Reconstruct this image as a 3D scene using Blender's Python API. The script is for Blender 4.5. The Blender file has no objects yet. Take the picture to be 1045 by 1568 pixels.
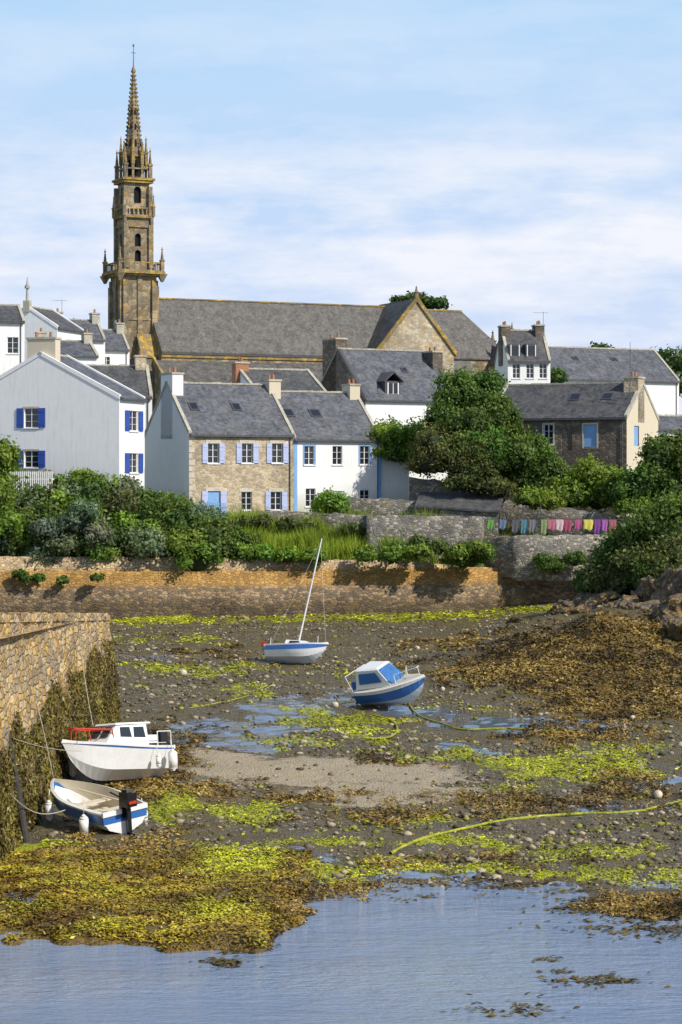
import bpy, math, random
import numpy as np
import bmesh
from mathutils import Vector, Matrix
random.seed(7); rng=np.random.default_rng(7)
F=3500.; H=12.75; HY=740.; CX=522.5
scene=bpy.context.scene
def X(px,d): return (px-CX)*d/F
def Z(py,d): return H-(py-HY)*d/F
# ------------------------------------------------------------ noise
TAB=np.random.default_rng(3).random((256,256))
def vn(x,y):
    xi=np.floor(x).astype(int); yi=np.floor(y).astype(int)
    fx=x-xi; fy=y-yi; fx=fx*fx*(3-2*fx); fy=fy*fy*(3-2*fy)
    a=TAB[xi&255,yi&255]; b=TAB[(xi+1)&255,yi&255]; c=TAB[xi&255,(yi+1)&255]; d=TAB[(xi+1)&255,(yi+1)&255]
    return (a*(1-fx)+b*fx)*(1-fy)+(c*(1-fx)+d*fx)*fy-.5
def fbm(x,y,o=4):
    x=np.asarray(x,float); y=np.asarray(y,float)
    s=0;a=1
    for i in range(o):
        s=s+a*vn(x+17.3*i,y+9.1*i); x=x*2.03; y=y*2.03; a*=.5
    return s
def ss(a,b,x):
    t=np.clip((x-a)/(b-a),0,1); return t*t*(3-2*t)
# ------------------------------------------------------------ material helpers
def newmat(name):
    m=bpy.data.materials.new(name); m.use_nodes=True; nt=m.node_tree
    b=nt.nodes['Principled BSDF']; return m,nt,b
def N(nt,t,ins=None,**pr):
    n=nt.nodes.new(t)
    for k,v in pr.items(): setattr(n,k,v)
    if ins:
        for k,v in ins.items():
            if isinstance(v,bpy.types.NodeSocket): nt.links.new(v,n.inputs[k])
            else: n.inputs[k].default_value=v
    return n
def c4(c): return (c[0],c[1],c[2],1) if len(c)==3 else c
def mix(nt,f,a,b,bl='MIX'):
    n=nt.nodes.new('ShaderNodeMix'); n.data_type='RGBA'; n.blend_type=bl
    for i,v in ((0,f),(6,a),(7,b)):
        if isinstance(v,bpy.types.NodeSocket): nt.links.new(v,n.inputs[i])
        else: n.inputs[i].default_value=v if i==0 else c4(v)
    return n.outputs[2]
def ramp(nt,f,st,interp='LINEAR'):
    n=nt.nodes.new('ShaderNodeValToRGB'); nt.links.new(f,n.inputs[0]); cr=n.color_ramp; cr.interpolation=interp
    while len(cr.elements)<len(st): cr.elements.new(.5)
    for e,(p,c) in zip(cr.elements,st):
        e.position=p; e.color=(c,c,c,1) if isinstance(c,(int,float)) else c4(c)
    return n.outputs[0]
def math_(nt,op,a,b=0.,cl=False):
    n=nt.nodes.new('ShaderNodeMath'); n.operation=op; n.use_clamp=cl
    for i,v in ((0,a),(1,b)):
        if isinstance(v,bpy.types.NodeSocket): nt.links.new(v,n.inputs[i])
        else: n.inputs[i].default_value=v
    return n.outputs[0]
def coords(nt,sc=(1,1,1),world=False):
    if world: o=N(nt,'ShaderNodeNewGeometry').outputs['Position']
    else: o=N(nt,'ShaderNodeTexCoord').outputs['Object']
    return N(nt,'ShaderNodeMapping',{'Vector':o,'Scale':sc}).outputs[0]
def noise(nt,co,s,d=4,r=.6): return N(nt,'ShaderNodeTexNoise',{'Vector':co,'Scale':s,'Detail':d,'Roughness':r}).outputs[0]
def bump(nt,b,h,st,dist=.05):
    n=N(nt,'ShaderNodeBump',{'Height':h,'Strength':st,'Distance':dist}); nt.links.new(n.outputs[0],b.inputs['Normal'])
def setc(nt,b,col,rough=.8,spec=.3):
    for v,k in ((col,'Base Color'),(rough,'Roughness'),(spec,'Specular IOR Level')):
        if isinstance(v,bpy.types.NodeSocket): nt.links.new(v,b.inputs[k])
        else: b.inputs[k].default_value=c4(v) if k=='Base Color' else v
def zband(nt,z0,z1,amp=0.,sc=.6):
    p=N(nt,'ShaderNodeNewGeometry').outputs['Position']
    z=N(nt,'ShaderNodeSeparateXYZ',{0:p}).outputs[2]
    if amp:
        n=noise(nt,p,sc,4); z=math_(nt,'ADD',z,math_(nt,'MULTIPLY',math_(nt,'SUBTRACT',n,.5),amp))
    m=N(nt,'ShaderNodeMapRange',{0:z,1:z0,2:z1,3:0.,4:1.}); return m.outputs[0]
def stone(name,cols,mortar,s=3.,sz=1.5,lich=None,lichamt=.5,bands=None,bst=.6,mw=.06,mk_=.7,vr=.25):
    m,nt,b=newmat(name)
    co=coords(nt,(s,s,s*sz))
    ds=N(nt,'ShaderNodeTexNoise',{'Vector':co,'Scale':.9,'Detail':2.}).outputs[1]
    co2=N(nt,'ShaderNodeVectorMath',{0:co,1:N(nt,'ShaderNodeVectorMath',{0:ds,'Scale':.45},operation='SCALE').outputs[0]},operation='ADD').outputs[0]
    v=N(nt,'ShaderNodeTexVoronoi',{'Vector':co2,'Scale':1.,'Randomness':.85})
    e=N(nt,'ShaderNodeTexVoronoi',{'Vector':co2,'Scale':1.,'Randomness':.85},feature='DISTANCE_TO_EDGE').outputs[0]
    r=N(nt,'ShaderNodeSeparateColor',{0:v.outputs['Color']}).outputs[0]
    k=len(cols); base=ramp(nt,r,[(i/k,c) for i,c in enumerate(cols)],'CONSTANT')
    w=coords(nt,(1,1,1))
    n1=noise(nt,w,9,4,.7); n2=noise(nt,w,.45,5,.65)
    if lich:
        n3=noise(nt,w,1.1,6,.7); base=mix(nt,ramp(nt,n3,[(1-lichamt-.06,0),(1-lichamt+.08,1)]),base,mix(nt,.55,base,lich))
    if bands:
        for z0,z1,col,amt,amp in bands:
            f=zband(nt,z0,z1,amp); base=mix(nt,math_(nt,'MULTIPLY',f,amt),base,mix(nt,.3,col,base))
    base=mix(nt,.75,base,ramp(nt,r,[(0,1-vr),(1,1+vr)]),'MULTIPLY')
    base=mix(nt,.8,base,ramp(nt,n1,[(.3,.45),(.7,1.4)]),'MULTIPLY')
    mk=ramp(nt,e,[(mw*.4,mk_),(mw,0)]); base=mix(nt,mk,base,mortar)
    base=mix(nt,.85,base,ramp(nt,n2,[(.3,.55),(.7,1.3)]),'MULTIPLY')
    setc(nt,b,base,.88,.2)
    h=math_(nt,'ADD',ramp(nt,e,[(0,0),(.16,1)]),math_(nt,'MULTIPLY',n1,.6)); bump(nt,b,h,bst,.05)
    return m
def plain(name,col,rough=.6,var=.15,sc=6.,spec=.4,bs=.15):
    m,nt,b=newmat(name); w=coords(nt)
    n=noise(nt,w,sc,5,.65); n2=noise(nt,w,sc*.15,3,.6)
    c=mix(nt,1.,col,ramp(nt,n,[(.25,1-var*1.5),(.75,1+var)]),'MULTIPLY')
    c=mix(nt,1.,c,ramp(nt,n2,[(.3,1-var),(.7,1+var*.6)]),'MULTIPLY')
    setc(nt,b,c,rough,spec)
    if bs: bump(nt,b,n,bs,.02)
    return m
def render_white(name,col=(.80,.80,.79)):
    m,nt,b=newmat(name); w=coords(nt)
    n=noise(nt,w,1.2,5,.7); st=noise(nt,coords(nt,(2.5,2.5,.25)),1.5,5,.7); f=noise(nt,w,25,3)
    c=mix(nt,ramp(nt,n,[(.35,.0),(.8,.35)]),col,tuple(x*.82 for x in col))
    c=mix(nt,ramp(nt,st,[(.5,0),(.8,.45)]),c,(.50,.49,.44))
    c=mix(nt,zband(nt,12.6,10.6,1.5),c,(.5,.5,.43))
    setc(nt,b,c,.85,.2); bump(nt,b,f,.2,.02); return m
def slate(name,a=(.085,.092,.11),l=(.17,.165,.14),la=.45):
    m,nt,b=newmat(name); co=coords(nt,(4.2,4.2,5.5))
    v=N(nt,'ShaderNodeTexVoronoi',{'Vector':co,'Scale':1.,'Randomness':.55})
    r=N(nt,'ShaderNodeSeparateColor',{0:v.outputs['Color']}).outputs[0]
    c=mix(nt,1.,a,ramp(nt,r,[(0,.62),(1,1.38)]),'MULTIPLY'); w=coords(nt)
    n=noise(nt,w,.7,6,.7); c=mix(nt,ramp(nt,n,[(.4,0),(.75,la)]),c,l)
    st=noise(nt,coords(nt,(1.2,1.2,.3)),1.,4,.6); c=mix(nt,.9,c,ramp(nt,st,[(.3,.65),(.7,1.25)]),'MULTIPLY')
    sp=noise(nt,w,5,3,.6); c=mix(nt,ramp(nt,sp,[(.66,0),(.72,.7)]),c,(.32,.31,.22))
    setc(nt,b,c,.62,.35)
    wz=N(nt,'ShaderNodeSeparateXYZ',{0:w}).outputs[2]
    saw=math_(nt,'FRACT',math_(nt,'MULTIPLY',wz,5.5)); bump(nt,b,math_(nt,'ADD',math_(nt,'MULTIPLY',r,.5),saw),.5,.04); return m
M={}
M['white']=render_white('white_render'); M['white2']=render_white('cream_render',(.60,.53,.40)); M['bluewhite']=render_white('pale_render',(.72,.73,.76))
M['slate']=slate('slate'); M['slate_d']=slate('slate_dark',(.065,.067,.074),(.15,.14,.11),.5); M['slate_c']=slate('slate_church',(.092,.088,.083),(.165,.15,.12),.6)
M['stoneB']=stone('rubble_stone_warm',[(.50,.41,.28),(.43,.35,.24),(.57,.48,.34),(.37,.3,.21),(.51,.41,.26)],(.5,.44,.32),3.6,vr=.15,bst=.4)
M['stoneF']=stone('rubble_stone_grey',[(.17,.135,.105),(.14,.12,.1),(.21,.175,.13),(.12,.1,.085)],(.18,.155,.12),2.8,bst=.4)
M['stoneG']=stone('garden_wall_stone',[(.29,.27,.23),(.2,.19,.17),(.37,.33,.28),(.15,.14,.12)],(.1,.09,.07),3.4,1.8,lich=(.34,.29,.12),lichamt=.4)
M['granite']=stone('church_granite',[(.28,.235,.165),(.22,.185,.135),(.33,.275,.19),(.165,.14,.105)],(.15,.13,.10),1.6,1.2,lich=(.45,.26,.05),lichamt=.46,bst=.4,mw=.04)
M['granite_o']=stone('church_granite_lichen',[(.40,.26,.07),(.28,.2,.09),(.44,.29,.07),(.21,.17,.1)],(.16,.13,.08),1.6,1.2,bst=.3,mw=.04)
M['gableT']=stone('transept_stone',[(.42,.36,.27),(.37,.32,.24),(.46,.39,.29)],(.37,.32,.25),2.2,lich=(.5,.3,.06),lichamt=.45,bst=.3,mw=.04)
M['seawall']=stone('sea_wall_stone',[(.27,.195,.12),(.2,.15,.1),(.35,.255,.155),(.14,.11,.08),(.3,.205,.115)],(.13,.095,.06),3.0,1.9,
   lich=(.36,.24,.06),lichamt=.4,bands=[(5.35,5.8,(.52,.28,.05),.9,.5),(6.55,6.9,(.55,.46,.32),.85,.3),(4.9,3.9,(.05,.04,.025),.75,1.0)],bst=.7,mk_=.6)
M['quay']=stone('quay_stone',[(.46,.36,.22),(.37,.29,.19),(.54,.43,.28),(.27,.21,.14),(.5,.35,.16)],(.17,.13,.085),1.9,1.9,lich=(.62,.36,.05),lichamt=.48,
   bands=[(4.4,2.9,(.085,.06,.02),.95,2.4)],bst=1.,mk_=.7,vr=.25)
M['lintel']=plain('cut_granite',(.56,.5,.4),.8,.2,8)
M['frame']=plain('white_window_frame',(.75,.75,.74),.5,.05)
M['lav']=plain('lavender_shutter_paint',(.42,.48,.70),.5,.1); M['blue']=plain('blue_shutter_paint',(.03,.08,.36),.45,.1)
M['pblue']=plain('pale_blue_paint',(.2,.38,.66),.6,.1); M['brick']=plain('terracotta',(.36,.17,.09),.8,.2)
M['cement']=plain('cement',(.44,.41,.33),.85,.25,5); M['dark']=plain('dark_void',(.015,.015,.017),.9,.1,spec=.1,bs=0)
M['metal']=plain('dark_metal',(.08,.08,.085),.4,.1); M['wood']=plain('weathered_timber',(.055,.05,.045),.75,.35,7)
m,nt,b=newmat('window_glass'); setc(nt,b,(.02,.024,.032),.08,.6); M['glass']=m
def boatpaint(n,c,r=.28):
    m,nt,b=newmat(n); w=coords(nt); k=noise(nt,w,3,5,.7); s=noise(nt,coords(nt,(6,6,1)),2,4,.7)
    cc=mix(nt,ramp(nt,k,[(.45,0),(.85,.3)]),c,tuple(x*.55+.05 for x in c)); cc=mix(nt,ramp(nt,s,[(.55,0),(.8,.3)]),cc,(.3,.24,.14))
    setc(nt,b,cc,r,.5); return m
M['bwhite']=boatpaint('boat_gelcoat_white',(.78,.78,.77)); M['bblue']=boatpaint('boat_blue',(.03,.13,.40)); M['bdark']=boatpaint('antifouling_dark',(.035,.05,.09),.6)
M['bcream']=boatpaint('boat_cream_interior',(.62,.56,.43),.5); M['canvas']=plain('blue_canvas',(.04,.16,.42),.8,.2); M['red']=plain('red_paint',(.5,.04,.02),.4,.15)
M['bgrey']=boatpaint('boat_pale_bottom',(.55,.6,.66),.5); M['fender']=plain('fender_white',(.74,.73,.68),.4,.12); M['black']=plain('outboard_black',(.015,.015,.018),.25,.1)
M['alu']=plain('aluminium_mast',(.68,.68,.68),.35,.08)
def attrmat(name,rough=.6,trans=.3,bs=0,spec=.25):
    m,nt,b=newmat(name); a=N(nt,'ShaderNodeAttribute',attribute_name='Col').outputs[0]; setc(nt,b,a,rough,spec)
    if trans:
        t=N(nt,'ShaderNodeBsdfTranslucent',{0:mix(nt,1.,a,(1.2,1.35,.6),'MULTIPLY')})
        mx=N(nt,'ShaderNodeMixShader',{0:trans,1:b.outputs[0],2:t.outputs[0]}); nt.links.new(mx.outputs[0],nt.nodes['Material Output'].inputs[0])
    if bs: bump(nt,b,noise(nt,coords(nt),9,3,.7),bs,.04)
    return m
M['leaf']=attrmat('leaf',.55,.33); M['weed']=attrmat('seaweed_frond',.42,0,spec=.35); M['pebble']=attrmat('pebble_stone',.7,0,0)
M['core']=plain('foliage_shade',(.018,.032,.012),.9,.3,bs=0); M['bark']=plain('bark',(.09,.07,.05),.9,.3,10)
# ------------------------------------------------------------ mesh builder
def link(o,parent=None):
    scene.collection.objects.link(o)
    if parent: o.parent=parent
    return o
def empty(name,loc=(0,0,0),rot=(0,0,0)):
    o=bpy.data.objects.new(name,None); o.location=loc; o.rotation_euler=rot; o.empty_display_size=.5; return link(o)
class MB:
    def __init__(s): s.v=[];s.f=[];s.m=[];s.T=None
    def add(s,vs,fs,mi=0):
        n=len(s.v)
        for p in vs:
            p=Vector(p); s.v.append(tuple(s.T(p) if s.T else p))
        for f in fs: s.f.append([i+n for i in f]); s.m.append(mi)
    def hexa(s,p,mi=0): s.add(p,[(0,3,2,1),(4,5,6,7),(0,1,5,4),(1,2,6,5),(2,3,7,6),(3,0,4,7)],mi)
    def box(s,x0,x1,y0,y1,z0,z1,mi=0): s.hexa([(x0,y0,z0),(x1,y0,z0),(x1,y1,z0),(x0,y1,z0),(x0,y0,z1),(x1,y0,z1),(x1,y1,z1),(x0,y1,z1)],mi)
    def frus(s,cx,cy,z0,z1,a0,b0,a1,b1,mi=0,dx=0,dy=0):
        s.hexa([(cx-a0,cy-b0,z0),(cx+a0,cy-b0,z0),(cx+a0,cy+b0,z0),(cx-a0,cy+b0,z0),(cx+dx-a1,cy+dy-b1,z1),(cx+dx+a1,cy+dy-b1,z1),(cx+dx+a1,cy+dy+b1,z1),(cx+dx-a1,cy+dy+b1,z1)],mi)
    def cyl(s,p,q,r0,r1,n=8,mi=0):
        p=Vector(p);q=Vector(q);d=(q-p).normalized(); a=d.orthogonal().normalized(); b=d.cross(a); vs=[]
        for c,r in ((p,r0),(q,r1)):
            for i in range(n): t=2*math.pi*i/n; vs.append(c+a*math.cos(t)*r+b*math.sin(t)*r)
        s.add(vs,[(i,(i+1)%n,n+(i+1)%n,n+i) for i in range(n)]+[tuple(range(n))[::-1],tuple(range(n,2*n))],mi)
    def cone(s,cx,cy,z0,z1,r0,r1,n=8,mi=0,ph=0):
        vs=[]
        for z,r in ((z0,r0),(z1,r1)):
            for i in range(n): t=2*math.pi*(i+ph)/n; vs.append((cx+math.cos(t)*r,cy+math.sin(t)*r,z))
        s.add(vs,[(i,(i+1)%n,n+(i+1)%n,n+i) for i in range(n)]+[tuple(range(n))[::-1],tuple(range(n,2*n))],mi)
    def obj(s,name,mats,parent=None,smooth=False):
        me=bpy.data.meshes.new(name); me.from_pydata(s.v,[],s.f); me.update()
        for m in mats: me.materials.append(m)
        me.polygons.foreach_set('material_index',s.m)
        if smooth: me.polygons.foreach_set('use_smooth',[True]*len(s.f))
        o=bpy.data.objects.new(name,me); return link(o,parent)
def npmesh(name,V,Fc,mat,col=None,parent=None,smooth=False):
    me=bpy.data.meshes.new(name); nv=len(V); nf=len(Fc); k=Fc.shape[1]
    me.vertices.add(nv); me.vertices.foreach_set('co',np.ascontiguousarray(V,np.float32).ravel())
    me.loops.add(nf*k); me.loops.foreach_set('vertex_index',np.ascontiguousarray(Fc,np.int32).ravel())
    me.polygons.add(nf); me.polygons.foreach_set('loop_start',np.arange(0,nf*k,k,dtype=np.int32)); me.polygons.foreach_set('loop_total',np.full(nf,k,np.int32))
    me.update(calc_edges=True)
    if smooth: me.polygons.foreach_set('use_smooth',np.ones(nf,bool))
    if col is not None:
        a=me.color_attributes.new('Col','FLOAT_COLOR','POINT'); a.data.foreach_set('color',np.ascontiguousarray(col,np.float32).ravel())
    me.materials.append(mat); o=bpy.data.objects.new(name,me); return link(o,parent)
def gridmesh(name,Xg,Yg,Zg,mat,col=None,smooth=True):
    ny,nx=Xg.shape; V=np.stack([Xg,Yg,Zg],-1).reshape(-1,3)
    i=np.arange(ny*nx).reshape(ny,nx); Fc=np.stack([i[:-1,:-1],i[:-1,1:],i[1:,1:],i[1:,:-1]],-1).reshape(-1,4)
    return npmesh(name,V,Fc,mat,col,smooth=smooth)
def blobs(name,cs,rs,flat,cols,mat,sub=1,jit=.25,parent=None):
    bm=bmesh.new(); bmesh.ops.create_icosphere(bm,subdivisions=sub,radius=1); bm.verts.ensure_lookup_table()
    bv=np.array([v.co[:] for v in bm.verts]); bf=np.array([[v.index for v in f.verts] for f in bm.faces]); bm.free()
    n=len(cs); k=len(bv); V=np.repeat(bv[None],n,0)*(1+jit*(rng.random((n,k,1))*2-1))
    a=rng.random(n)*6.28; sx=(.7+.6*rng.random(n)); V[:,:,0]*=sx[:,None]; V[:,:,2]*=flat
    ca,sa=np.cos(a)[:,None],np.sin(a)[:,None]; x=V[:,:,0]*ca-V[:,:,1]*sa; y=V[:,:,0]*sa+V[:,:,1]*ca
    V=np.stack([x,y,V[:,:,2]],-1)*rs[:,None,None]+cs[:,None,:]
    Fc=(bf[None]+(np.arange(n)*k)[:,None,None]).reshape(-1,3); C=np.repeat(np.c_[cols,np.ones(n)][:,None],k,1).reshape(-1,4)
    return npmesh(name,V.reshape(-1,3),Fc,mat,C,parent)
def quads(name,c,nrm,size,cols,mat,asp=1.6,parent=None):
    n=len(c); r=rng.normal(size=(n,3)); a=np.cross(nrm,r); a/=np.linalg.norm(a,axis=1)[:,None]+1e-9; b=np.cross(nrm,a); b/=np.linalg.norm(b,axis=1)[:,None]+1e-9
    s=size[:,None]; a=a*s*asp*.5; b=b*s*.5; nn=nrm/(np.linalg.norm(nrm,axis=1)[:,None]+1e-9)*s*.15
    V=np.stack([c-a,c-b*.9+nn,c+a,c+b*.9+nn],1).reshape(-1,3); Fc=np.arange(4*n).reshape(n,4)
    C=np.repeat(np.c_[cols,np.ones(n)],4,0); return npmesh(name,V,Fc,mat,C,parent)
# ------------------------------------------------------------ beach
def base(y): return np.interp(y,[0,45,55,62,72,80,90,112,130,158,172,220],[-4,-2.2,-1.2,-.6,0.0,.28,.58,1.5,2.25,3.4,4.0,4.2])
def g(x,y):
    x=np.asarray(x,float); y=np.asarray(y,float); z=base(y)
    n=fbm(x/3,y/3,4)
    edge=60.6+1.6*np.abs(x+3.6)*(x<-3.6)*.22
    m=ss(-1.4,-2.8,x+1.6*n-.10*(y-62))*ss(edge-.9,edge+1.6,y+2.6*n)
    z=z*(1-m)+np.maximum(z,.34+.1*n)*m
    i=np.exp(-((x-10.2)/3.2)**2-((y-68.8)/2.4)**2)*(1+1.3*n); z=np.where(y<73,z+i*.42,z)
    z=z+10.5*np.exp(-((x-29.5)/9.)**2-((y-152)/12.)**2)+1.9*np.exp(-((x-16)/7)**2-((y-135)/14)**2)*(1+.5*n)
    z=z+.16*n+.05*fbm(x*1.3,y*1.3,3)
    return z
def hit(px,py):
    ys=np.arange(45,200,.1); zr=Z(py,ys); gg=g(X(px,ys),ys); k=np.argmax(zr<gg); y=ys[k]; 
    return float(X(px,y)),float(y),float(gg[k])
GREEN=[(600,945,230,7,.8),(250,950,90,7,.8),(800,935,80,5,.7),(330,1025,70,14,.65),(380,1060,60,14,.6),(480,1100,90,14,.75),(260,1230,75,20,1.1),(380,1245,80,16,.85),(460,1285,60,9,.95),
(365,1322,70,28,1.7),(60,1298,60,10,1),(880,1178,110,20,1.1),(700,1160,120,10,.85),(570,1118,70,16,.75),(720,1295,150,9,.8),(560,1325,150,10,.95),(900,1302,130,10,.75),(365,1392,45,9,1.),
(820,1330,160,9,.85),(940,1150,90,9,.7),(120,1320,110,10,.8),(640,1262,120,6,.55),(980,1270,80,7,.6),(1000,1340,60,14,.75),(520,1030,60,8,.45),(460,1135,60,7,.7),(250,980,120,9,.55),(700,1085,60,8,.6),(800,1205,100,8,.7),(300,1290,100,8,.75),(500,1345,70,7,.85),(230,1020,80,8,.55)]
BROWN=[(930,1000,210,50,1.2),(960,1075,130,40,.9),(830,1040,90,26,.8),(880,1130,130,16,.6),(180,1380,260,80,1.3),(230,1170,60,60,.8),(330,1215,90,16,.55),(560,1255,160,14,.5),(800,1230,200,20,.5),(620,1170,90,12,.4),(960,1210,90,22,.6),(330,1000,120,16,.35),(700,985,90,14,.5),(950,1390,120,26,1),(200,1290,120,12,.6),(450,1225,120,8,.5),(700,1320,160,10,.45)]
POOL=[(330,1118,60,18,1.1),(430,1082,80,16,1),(290,1140,50,8,.9),(800,1106,110,8,1.1),(640,1092,60,10,1),(720,1148,60,6,1),(900,1240,90,7,1.2),(990,1195,60,8,.9),(470,1302,40,7,.8),(165,1397,60,8,.9),(60,1375,70,9,.8),(520,1075,60,7,.8),(900,1112,80,6,.9),(260,1290,60,8,.7),(360,1135,120,10,1.),(600,1345,200,8,.85),(760,1170,60,6,.8),(430,1120,70,8,.9),(220,1005,50,6,.6),(560,1060,70,6,.7),(1000,1240,60,6,.8)]
SAND=[(480,1183,190,20,1.2),(590,1214,140,14,1.1),(350,1160,80,12,1),(620,1195,110,10,.8),(260,1060,50,8,.5),(330,1075,60,8,.4)]
def prep(L):
    o=[]
    for px,py,rx,ry,a in L:
        x,y,_=hit(px,py); y0=hit(px,py+ry)[1]; y1=hit(px,py-ry)[1]; o.append((x,y,rx*y/F,max(.6,(y1-y0)/2),a))
    return o
GREEN,BROWN,POOL,SAND=map(prep,(GREEN,BROWN,POOL,SAND))
def mask(L,x,y):
    wx=x+1.2*fbm(x/1.5+5,y/1.5,3); wy=y+2.5*fbm(x/1.7+50,y/2.5+9,3); r=np.zeros_like(wx)
    for cx,cy,rx,ry,a in L: r=np.maximum(r,a*np.exp(-.7*(((wx-cx)/rx)**2+((wy-cy)/ry)**2)))
    return r
def breaks(x,y): return fbm(x/.9+3,y/1.8+8,4)
xs=np.r_[np.linspace(-160,-32,30),np.arange(-31.8,31.8,.14),np.linspace(32,160,30)]
ys=[20.,30.,40.,48.]; y=50.
while y<185: ys.append(y); y+=.0011*y+.02+max(0,y-100)*.0015
ys=np.array(ys); Xg,Yg=np.meshgrid(xs,ys); Zg=g(Xg,Yg)
mg,mb_,mp,ms=mask(GREEN,Xg,Yg),mask(BROWN,Xg,Yg),mask(POOL,Xg,Yg),mask(SAND,Xg,Yg)
bk=breaks(Xg,Yg)
rough_=fbm(Xg*3.3,Yg*2.2,3); Zg=Zg+(.06*rough_+.09*fbm(Xg*1.1+7,Yg*.7,3)*(Yg>74))*(1-np.clip(mp+ms,0,1))
col=np.stack([mg+.55*bk,mb_+.4*fbm(Xg/1.3+90,Yg/2.2,3),mp+.45*fbm(Xg/1.1+30,Yg/1.6+70,3),ms+.3*fbm(Xg/2+10,Yg/2+40,3)],-1).reshape(-1,4)
m,nt,b=newmat('foreshore'); a=N(nt,'ShaderNodeAttribute',attribute_name='Col'); sp=N(nt,'ShaderNodeSeparateColor',{0:a.outputs[0]})
w=coords(nt,world=True); n1=noise(nt,w,7,5,.7); n2=noise(nt,w,1.3,5,.65); n3=noise(nt,w,2.8,4,.7); n4=noise(nt,coords(nt,(.35,.6,1),True),1.,5,.7)
v=N(nt,'ShaderNodeTexVoronoi',{'Vector':w,'Scale':7.5}); ve=N(nt,'ShaderNodeTexVoronoi',{'Vector':w,'Scale':7.5},feature='DISTANCE_TO_EDGE').outputs[0]
vr=N(nt,'ShaderNodeSeparateColor',{0:v.outputs['Color']}).outputs[0]
peb=ramp(nt,vr,[(0,(.085,.07,.045)),(.4,(.16,.13,.08)),(.75,(.24,.2,.13)),(.94,(.38,.33,.23))],'CONSTANT'); peb=mix(nt,ramp(nt,ve,[(.02,1),(.1,0)]),peb,(.04,.032,.018))
mud=ramp(nt,n1,[(.3,(.05,.04,.024)),(.7,(.18,.145,.088))]); bs_=mix(nt,ramp(nt,n2,[(.43,0),(.57,.85)]),mud,peb)
bs_=mix(nt,ramp(nt,n4,[(.43,0),(.58,.8)]),bs_,mix(nt,n1,(.045,.034,.01),(.19,.14,.035)))
bs_=mix(nt,ramp(nt,n3,[(.54,0),(.70,.6)]),bs_,(.14,.14,.02))
def msk(sock,t,n,amp=.5,wd=.1):
    k=math_(nt,'ADD',sock,math_(nt,'MULTIPLY',math_(nt,'SUBTRACT',n,.5),amp)); return ramp(nt,k,[(t,0),(t+wd,1)])
sand=ramp(nt,n1,[(.3,(.30,.235,.14)),(.7,(.50,.415,.275))]); kS=msk(a.outputs['Alpha'],.40,n3,.9,.2); c=mix(nt,kS,bs_,sand)
wr=ramp(nt,n1,[(.3,(.05,.033,.008)),(.5,(.15,.1,.025)),(.72,(.28,.19,.05))]); kB=msk(sp.outputs[1],.38,n3,1.0,.14); c=mix(nt,kB,c,wr)
kP=msk(sp.outputs[2],.46,n3,.8,.07); c=mix(nt,kP,c,(.11,.135,.175))
gr=ramp(nt,n1,[(.3,(.15,.165,.008)),(.5,(.34,.365,.012)),(.72,(.50,.51,.03))]); kG=msk(sp.outputs[0],.49,n1,1.1,.1); c=mix(nt,kG,c,gr)
ro=mix(nt,kP,ramp(nt,n2,[(.35,.35),(.6,.7)]),(.05,.05,.05)); ro=mix(nt,kG,ro,(.55,.55,.55))
setc(nt,b,c,N(nt,'ShaderNodeSeparateColor',{0:ro}).outputs[0],math_(nt,'ADD',math_(nt,'MULTIPLY',kP,.6),.4))
hb=math_(nt,'ADD',n1,math_(nt,'MULTIPLY',ramp(nt,ve,[(0,0),(.2,1)]),.5)); hb=math_(nt,'MULTIPLY',hb,math_(nt,'SUBTRACT',1.,math_(nt,'MULTIPLY',kP,.985))); bump(nt,b,hb,.8,.09)
gridmesh('beach_ground',Xg,Yg,Zg,m,col)
# water
m,nt,b=newmat('sea_water'); w=coords(nt,(1,2.4,1),True); n=noise(nt,w,1.2,4,.6); n2=noise(nt,coords(nt,(1,4,1),True),4,3,.6); n3=noise(nt,coords(nt,(.4,1,1),True),.16,4,.6)
setc(nt,b,mix(nt,ramp(nt,n3,[(.38,0),(.62,1)]),(.19,.26,.39),(.27,.35,.48)),.05,.9); b.inputs['IOR'].default_value=1.45; amp=ramp(nt,n3,[(.38,.3),(.6,1)])
bump(nt,b,math_(nt,'MULTIPLY',math_(nt,'ADD',n,math_(nt,'MULTIPLY',n2,.5)),amp),1.,.22)
mb=MB(); mb.add([(-400,-300,0),(400,-300,0),(400,90,0),(-400,90,0)],[(0,1,2,3)]); mb.obj('sea_water',[m])
# pebbles
n=36000; yy=72+ (168-72)*rng.random(n)**1.15; xx=(rng.random(n)-.5)*2*(yy*.155+1); zz=g(xx,yy)
keep=(mask(POOL,xx,yy)<.6)&(zz>-.1)&((mask(SAND,xx,yy)<.5)|(rng.random(n)<.12))&(fbm(xx/4,yy/4,3)+rng.random(n)*.9>.33)&(~((xx<-10.3)&(yy<110)))
xx,yy,zz=xx[keep],yy[keep],zz[keep]; n=len(xx); rs=.025+.15*rng.random(n)**6+.035*rng.random(n); t=rng.random((n,1))
pc=np.array([.08,.062,.038])*(1-t)+np.array([.42,.35,.24])*t**2; br=mask(BROWN,xx,yy)>.45; pc[br]=np.array([.14,.095,.03])*(.5+rng.random((br.sum(),1)))
gm=(fbm(xx/1.5,yy/2,3)>.15)&(rng.random(n)<.5); pc[gm]=np.array([.2,.2,.03])*(.5+rng.random((gm.sum(),1)))
blobs('beach_pebbles',np.c_[xx,yy,zz+.02],rs,.6,pc,M['pebble'])
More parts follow.
